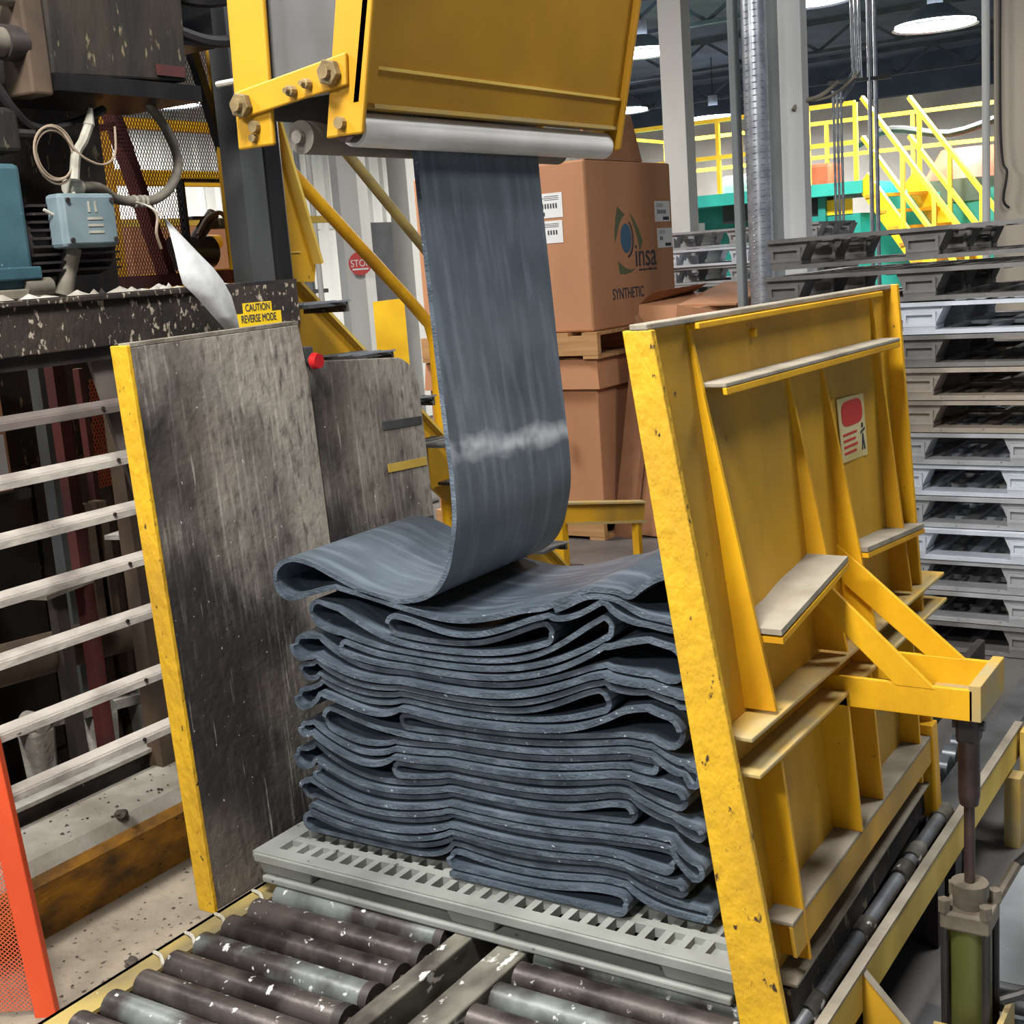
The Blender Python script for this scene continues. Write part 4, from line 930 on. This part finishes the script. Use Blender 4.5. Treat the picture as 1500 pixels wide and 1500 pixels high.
def label_sheet(face, a, z, w, h, nb):
    """address label with bar-code; face 'r' on x=BX, 'l' on y=BY"""
    def bx(a0, a1, z0, z1, t0, t1):
        return MB().box(FX+t0, FX+t1, BY+a0, BY+a1, z0, z1) if face == 'r' else MB().box(BX-a1, BX-a0, BY-t1, BY-t0, z0, z1)
    s = bx(a, a+w, z, z+h, .0, .002).build('address_label', 'label_white', uc2)
    for k in range(nb): bx(a+w*.15+k*w*.075, a+w*.15+k*w*.075+w*.04, z+h*.38, z+h*.58, .002, .003).build('code_bar', 'ink', s)
    for k in range(3): bx(a+w*.1, a+w*(.5+.1*(k%2)), z+h*(.72+.07*k), z+h*(.74+.07*k), .002, .003).build('print_line', 'ink', s)
    bx(a+w*.5, a+w*.9, z+h*.08, z+h*.24, .002, .003).build('print_line', 'ink', s)
label_sheet('r', .855, 1.832, .21, .125, 8); label_sheet('r', .875, 1.672, .205, .12, 3)
label_sheet('l', .156, 1.885, .24, .138, 9); label_sheet('l', .164, 1.742, .24, .126, 4)
# narrow tall open carton to the right
tb = thing('tall_carton', 'narrow crushed brown carton with open flaps behind the yellow plate', 'box', (-1.2,4.9,0))
MB().hexa([(-1.50,4.74,.01),(-.92,4.63,.01),(-.80,5.15,.01),(-1.36,5.2,.01),(-1.40,4.80,1.36),(-.98,4.70,1.33),(-.80,5.1,1.38),(-1.25,5.2,1.40)]).build('body', 'cardboard', tb)
MB().hexa([(-1.40,4.80,1.36),(-1.39,4.81,1.36),(-1.24,5.2,1.40),(-1.25,5.2,1.40),(-1.30,4.78,1.43),(-1.29,4.79,1.43),(-1.10,5.1,1.45),(-1.11,5.1,1.45)]).build('flap', 'cardboard_edge', tb)
MB().hexa([(-1.12,4.72,1.34),(-.80,4.80,1.33),(-.72,5.2,1.42),(-1.06,5.25,1.44),(-1.12,4.72,1.35),(-.80,4.80,1.34),(-.72,5.2,1.43),(-1.06,5.25,1.45)]).build('flap', 'cardboard', tb)
MB().hexa([(-1.14,4.70,1.15),(-.98,4.64,1.12),(-.97,4.65,1.12),(-1.13,4.71,1.15),(-1.12,4.72,1.35),(-.86,4.66,1.31),(-.85,4.67,1.31),(-1.11,4.73,1.35)]).build('flap', 'cardboard_edge', tb)
MB().prism([(-1.60,4.70,.0),(-1.46,4.66,.0),(-1.30,4.70,1.0),(-1.40,4.74,1.30)], (.02,.02,0)).build('torn_sheet', 'cardboard_dark', tb)
# brown carton standing far behind the strip, left
fc = thing('back_carton', 'plain brown carton in the gloom behind the black post', 'box', (-3.2,3.2,0))
MB().box(-3.9, -3.1, 2.6, 3.55, .1, 1.98).build('body', 'cardboard', fc, bevel=.01); MB().box(-3.9, -3.1, 2.6, 3.55, 0, .1).build('skid', 'wood', fc)
MB().box(-3.10, -3.096, 3.30, 3.46, 1.50, 1.62).build('address_label', 'label_white', fc)

# ================================================================== PALLET STACKS
def stack_pallet(name, LX, LY_, Hh, legs):
    """local origin at front-left-bottom corner; front faces -y"""
    t = thing(name, 'pallet', 'pallet', (0,0,0))
    m = MB(); m.box(0, LX, 0, .05, Hh-.016, Hh); m.box(0, LX, LY_-.05, LY_, Hh-.016, Hh); m.box(0, .05, .05, LY_-.05, Hh-.016, Hh); m.box(LX-.05, LX, .05, LY_-.05, Hh-.016, Hh)
    for k in range(1, 15): x = .05+k*(LX-.1)/15; m.box(x-.012, x+.012, .05, LY_-.05, Hh-.02, Hh-.001)
    for k in range(1, 9): y = .05+k*(LY_-.1)/9; m.box(.05, LX-.05, y-.012, y+.012, Hh-.02, Hh-.0005)
    m.build('deck', 'plastic_grey', t)
    for k, x in enumerate(legs):
        w = .062
        for y in (0, LY_/2-.07, LY_-.14):
            g = MB()
            g.box(x-w, x+w, y, y+.014, .074, .086); g.box(x-w, x+w, y, y+.014, .03, .042); g.box(x-w, x-w+.012, y, y+.014, .042, .074); g.box(x+w-.012, x+w, y, y+.014, .042, .074)
            g.hexa([(x-w+.006,y+.012,.03),(x+w-.006,y+.012,.03),(x+w-.006,y+.14,.03),(x-w+.006,y+.14,.03),(x-w-.03,y+.02,Hh-.016),(x+w+.03,y+.02,Hh-.016),(x+w+.03,y+.14,Hh-.016),(x-w-.03,y+.14,Hh-.016)])
            g.hexa([(x-w+.004,y+.004,0),(x+w-.004,y+.004,0),(x+w-.004,y+.13,0),(x-w+.004,y+.13,0),(x-w,y+.002,.032),(x+w,y+.002,.032),(x+w,y+.13,.032),(x-w,y+.13,.032)])
            g.build('leg', 'plastic_grey', t)
    for y in (.0, LY_/2-.05, LY_-.1): MB().box(.02, LX-.02, y+.004, y+.1, .0, .016).build('runner', 'plastic_grey', t)
    for k in range(1, 7): x = k*LX/7; MB().box(x-.02, x+.02, .1, LY_-.1, .0, .014).build('bottom_slat', 'plastic_grey', t)
    return t
PH = .1265
pl = stack_pallet('plastic_pallet', 1.2, 1.0, PH-.004, (.075,.62,1.125))
pw = stack_pallet('plastic_pallet', 1.04, 1.2, PH-.004, (.075,.52,.965))
names = ['bottom', 'second from the bottom', 'third from the bottom', 'fourth from the bottom', 'fifth from the bottom', 'sixth from the bottom', 'seventh from the bottom',
         'middle', 'sixth from the top', 'fifth from the top', 'fourth from the top', 'third from the top', 'second from the top', 'topmost']
cols = ['plastic_dark','plastic_grey','plastic_grey','plastic_pale','plastic_grey','plastic_pale','plastic_grey','plastic_tan','plastic_tan','plastic_dark','plastic_pale','plastic_dark','plastic_dark']
words = {'plastic_dark': 'dark grey', 'plastic_grey': 'grey', 'plastic_pale': 'pale bluish', 'plastic_tan': 'tan-stained'}
rg = random.Random(11)
order = ['bottom pallet','second from the floor','third from the floor','fourth from the floor','fifth from the floor','sixth from the floor','seventh pallet from the floor','sixth from the top','fifth from the top','fourth from the top','third from the top','second from the top','topmost pallet']
used = set()
for k in range(13):
    src = pw if k < 7 else pl
    o = src if src.name not in used else copy_tree(src); used.add(src.name)
    x = (.10 if k < 7 else .05)+rg.uniform(-.012,.012)
    o.location = (x, 3.1+rg.uniform(-.01,.015), k*PH+.004); o.rotation_euler = (0, -.012 if k == 12 else (-.004 if k == 11 else 0), rg.uniform(-.006,.006))
    if k == 12: o.location.z += .022
    recolour(o, cols[k]); o['label'] = '%s plastic pallet, %s in the tall stack behind the yellow plate' % (words[cols[k]], order[k]); o['group'] = 'pallets in the tall stack'
# second stack further back
for k in range(14):
    o = copy_tree(pl); o.location = (-2.22+rg.uniform(-.02,.02), 6.75+rg.uniform(-.02,.02), k*PH+.004); o.rotation_euler = (0,0,.05+rg.uniform(-.02,.02))
    recolour(o, 'plastic_grey' if k % 3 else 'plastic_pale'); o['group'] = 'pallets in the distant stack'
    o['label'] = 'grey plastic pallet, %s in the farther stack left of the spiral duct' % ('topmost' if k == 13 else '%s from the top' % ['','second','third','fourth','fifth','sixth','seventh','eighth','ninth','tenth','eleventh','twelfth','thirteenth','fourteenth'][13-k])

# ================================================================== COLUMNS AND PIPES
def column(name, x, y, w, d, mat, label, h=5.6, extra=None):
    t = thing(name, label, 'column', (x,y,0)); MB().box(x-w/2, x+w/2, y-d/2, y+d/2, 0, h).build('shaft', mat, t, bevel=.004)
    MB().box(x-w/2-.06, x+w/2+.06, y-d/2-.06, y+d/2+.06, 0, .02).build('base_plate', 'grey_steel', t)
    return t
c1 = column('steel_column', -.475, 4.92, .125, .10, 'column_white', 'pale steel column right of the spiral duct behind the pallets')
MB().box(-.62, -.54, 4.90, 4.95, 0, 5.6).build('channel', 'column_grey', c1)
sd = thing('spiral_duct', 'shiny ribbed spiral duct in front of the pale column', 'duct', (-.63,4.73,0))
MB().cyl((-.608,4.716,0), (-.608,4.716,5.6), .065, 24).build('pipe_run', 'galvanised', sd, smooth=True)
m = MB(); P = []
for k in range(900): t = k*.7; P.append((-.608+.0655*math.cos(t), 4.716+.0655*math.sin(t), .9+k*.0036))
m.tube(P, .0035, 4, 1); m.build('spiral_rib', 'galvanised', sd)
c2 = column('steel_post', -.725, 4.72, .035, .07, 'column_grey', 'thin grey post directly left of the spiral duct')
c3 = column('white_column', -2.30, 7.36, .19, .16, 'wall_white', 'bright white column between the printed carton and distant pallets')
c4 = column('tan_column', .42, 6.06, .22, .2, 'column_tan', 'wide tan column at the right edge behind the pallets')
MB().cyl((.275,5.93,0), (.275,5.93,5.6), .022, 10).build('conduit', 'column_white', c4, smooth=True)
MB().tube([(.36,5.94,5.0),(.35,5.93,2.6),(.36,5.93,2.05),(.39,5.92,1.95),(.37,5.92,1.80),(.40,5.93,1.75)], .008, 6).build('cable', 'hose_black', c4, smooth=True)
# branch-like bracket with conduits on the pale column
ck = thing('conduit_rack', 'slanting grey conduits bending off the pale column', 'conduit', (-.5,5.6,2.4))
R_ = Vector((.835,.55,0))
for k in range(3):
    o_ = R_*(k*.032)
    MB().tube([Vector(p)+o_ for p in ((-1.62,9.40,5.6),(-1.60,9.36,3.15),(-1.60,9.36,3.02),(-1.68,9.27,2.86),(-1.715,9.2,2.76),(-1.72,9.2,2.66),(-1.72,9.2,0))], .012, 8, 2).build('conduit', 'galvanised', ck, smooth=True)
for k in range(2):
    p = Vector((-1.47,9.4,0))+R_*(k*.052); MB().cyl(p, p+Vector((0,0,5.6)), .018, 10).build('conduit', 'galvanised', ck, smooth=True)
MB().tube([(-.46,4.86,2.33),(-.44,4.90,2.37),(-.36,5.0,2.40),(-.285,5.07,2.466)], .012, 8).build('bracket_arm', 'hose_grey', ck)
MB().tube([(-.44,4.93,2.374),(-.33,5.03,2.39),(-.25,5.1,2.45),(-.204,5.13,2.502)], .008, 8).build('bracket_arm', 'hose_grey', ck)
MB().bar((-1.8,9.3,2.95), (-1.3,9.45,2.95), .03, .03).build('strut', 'grey_steel', ck)

# ================================================================== TEAL MACHINE WITH YELLOW STAIR
tm = thing('teal_machine', 'large teal machine with raised deck in the far right background', 'machine', (-4.5,16.5,0))
DZ = 2.36
MB().box(-7.6, -3.45, 15.35, 17.5, DZ-.16, DZ).build('deck', 'teal_deck', tm)
MB().box(-7.3, -5.0, 16.2, 17.4, 0, DZ-.16).build('cabinet', 'teal', tm)
MB().box(-5.0, -3.6, 15.7, 17.4, 0, 1.95).build('cabinet', 'teal', tm); MB().box(-3.6, -1.3, 16.3, 17.4, 0, 2.15).build('cabinet', 'teal', tm)
for x in (-7.2,-6.9,-4.6,-4.1): MB().box(x-.05, x+.05, 15.6, 15.7, 0, DZ-.16).build('deck_post', 'teal', tm)
MB().box(-5.6, -4.1, 15.72, 16.1, 1.95, DZ-.16).build('pump_group', 'machine_dark', tm)
MB().box(-6.6, -6.1, 16.19, 16.2, 1.55, 2.0).build('window', 'pane_white', tm)
for k in range(6): MB().box(-4.85+k*.2, -4.72+k*.2, 15.69, 15.7, 1.75, 1.78).build('slot', 'label_white', tm)
MB().box(-4.1, -3.7, 15.68, 15.70, 1.95, 2.15).build('notice', 'sign_yellow', tm)
MB().cyl((-2.4,17.2,2.0), (-2.4,17.2,2.3), .95, 28).build('vat_base', 'machine_green', tm, smooth=True)
MB().cyl((-2.4,17.2,2.3), (-2.4,17.2,2.72), .75, 28, .5).build('vat', 'vat_red', tm, smooth=True)
MB().box(-4.9, -4.3, 16.6, 17.2, DZ, 2.7).build('feed_hopper', 'vat_red', tm, bevel=.05)
MB().box(-5.9, -5.2, 16.4, 17.0, DZ, 2.65).build('motor_hood', 'label_white', tm, bevel=.05)
MB().box(-1.7, -1.35, 16.3, 17.2, 2.15, 3.1).build('gear_head', 'machine_green', tm, bevel=.05)
MB().tube([(-3.9,16.6,2.9),(-3.4,16.5,3.05),(-2.6,16.4,2.9),(-1.9,16.4,3.05)], .05, 8).build('pipe', 'machine_dark', tm)
# railings and stair
yr = thing('yellow_railing', 'yellow railing and stair leading down from the teal deck', 'railing', (-4,15.6,DZ))
def yb(name, p, q, w=.06): return MB().bar(p, q, w*.75, w*.75).build(name, 'far_yellow', yr)
for x in (-7.5,-6.9,-6.2,-5.5,-4.8,-4.2,-3.55): yb('post', (x,15.42,DZ), (x,15.42,DZ+1.0), .07)
for z in (.5,1.0): yb('rail', (-7.5,15.42,DZ+z), (-3.55,15.42,DZ+z), .075)
for x in (-7.5,-6.2,-4.8,-3.5,-2.2,-.9): yb('post', (x,17.9,DZ), (x,17.9,DZ+1.0), .07)
for z in (.5,1.0): yb('rail', (-7.5,17.9,DZ+z), (-.6,17.9,DZ+z), .075)
yb('rail', (-7.5,15.42,DZ+1.0), (-7.5,17.9,DZ+1.0)); yb('rail', (-7.5,15.42,DZ+.5), (-7.5,17.9,DZ+.5)); yb('rail', (-7.5,15.42,DZ+.1), (-7.5,16.6,DZ+1.0))
S0 = Vector((-3.45,15.4,DZ)); S1 = Vector((-1.55,14.4,0)); 
dirS = (S1-S0)
side = Vector((dirS.y,-dirS.x,0)).normalized()*-.85
for off in (Vector((0,0,0)), side):
    MB().bar(S0+off, S1+off, .05, .26).build('stair_stringer', 'bright_yellow', yr)
    for z in (.55,1.05): yb('stair_rail', S0+off+Vector((0,0,z)), S1+off+Vector((0,0,z)), .07)
    for t in (.08,.32,.56,.8): p = S0+off+dirS*t; yb('post', p, p+Vector((0,0,1.05)), .07)
for k in range(1, 11):
    p = S0+dirS*(k/11); MB().hexa([p+Vector(v) for v in ((-.13,0,-.02),(.13,-.07,-.02))]+[p+side+Vector(v) for v in ((.13,-.07,-.02),(-.13,0,-.02))]+[p+Vector(v) for v in ((-.13,0,.02),(.13,-.07,.02))]+[p+side+Vector(v) for v in ((.13,-.07,.02),(-.13,0,.02))]).build('stair_tread', 'yellow_sheet', yr)

# ================================================================== FAR LEFT CENTRE
def along(px_dir, d): pass
bl = thing('yellow_guard_post', 'flat bright yellow guard plate standing beyond the stair', 'bollard', (-3.45,5.2,0))
MB().hexa([(-3.62,5.13,0),(-3.44,5.25,0),(-3.46,5.28,0),(-3.64,5.16,0),(-3.62,5.13,1.45),(-3.44,5.25,1.46),(-3.46,5.28,1.46),(-3.64,5.16,1.45)]).build('plate', 'bright_yellow', bl); MB().box(-3.75, -3.4, 5.1, 5.4, 0, .015).build('foot', 'grey_steel', bl)
def far_col(x, y, w, d, mat, label, h=5.6):
    return column('steel_column', x, y, w, d, mat, label, h)
far_col(-6.38, 8.42, .24, .16, 'wall_white', 'white column with red round sign beyond the yellow handrail')
far_col(-6.72, 8.62, .10, .14, 'column_white', 'slim grey column left of the red round sign')
far_col(-6.75, 9.75, .26, .22, 'wall_white', 'broad grey-white column right of the red round sign')
rs = thing('round_sign', 'round red sign on the white column beyond the handrail', 'sign', (-6.27,8.29,1.6))
dv = Vector((.55,-.83,0)).normalized(); p0 = Vector((-6.27,8.29,1.74))
MB().cyl(p0, p0+dv*.012, .115, 24).build('disc', 'sign_red', rs, smooth=True)
rt = Vector((.83,.55,0))
text('lettering', 'STOP', .10, p0+dv*.0135, rt, (0,0,1), 'label_white', rs, .8)
MB().bar(p0+dv*.014-rt*.08+Vector((0,0,-.055)), p0+dv*.014+rt*.08+Vector((0,0,-.055)), .003, .016).build('sign_bar', 'label_white', rs)
MB().bar(p0-dv*.02-Vector((0,0,.12)), p0-dv*.02+Vector((0,0,.12)), .03, .01).build('sign_bracket', 'grey_steel', rs)
pv = thing('wall_pipes', 'group of thin white vertical pipes beyond the yellow handrail', 'pipe', (-7.6,8.3,0))
for k in range(4): MB().cyl((-6.95+k*.10,7.95+k*.05,0), (-6.95+k*.10,7.95+k*.05,2.9), .028, 8).build('pipe_run', 'wall_white' if k % 2 else 'column_grey', pv, smooth=True)
MB().bar((-7.0,7.95,1.5), (-6.6,8.15,1.5), .03, .04).build('clamp', 'grey_steel', pv)
# brown wrapped bales
bm_ = MB().box(-.16, .16, -.13, .13, 0, .12); proto = bm_.build('wrapped_bale', 'bale_brown', loc=(0,0,0), bevel=.02)
first = True
for sx, sy, nz in ((-7.2,10.9,9),(-6.75,11.15,7),(-8.3,12.2,11),(-7.9,12.5,8),(-6.4,11.5,8)):
    for k in range(nz):
        o = proto if first else proto.copy()
        if not first: COL.objects.link(o)
        first = False
        o.location = (sx+rg.uniform(-.03,.03), sy+rg.uniform(-.03,.03), k*.121); o.rotation_euler = (0,0,.58+rg.uniform(-.08,.08))
        tag(o, 'brown wrapped bale in the far stacks beyond the yellow guard plate', 'bale', 'stacked brown bales')
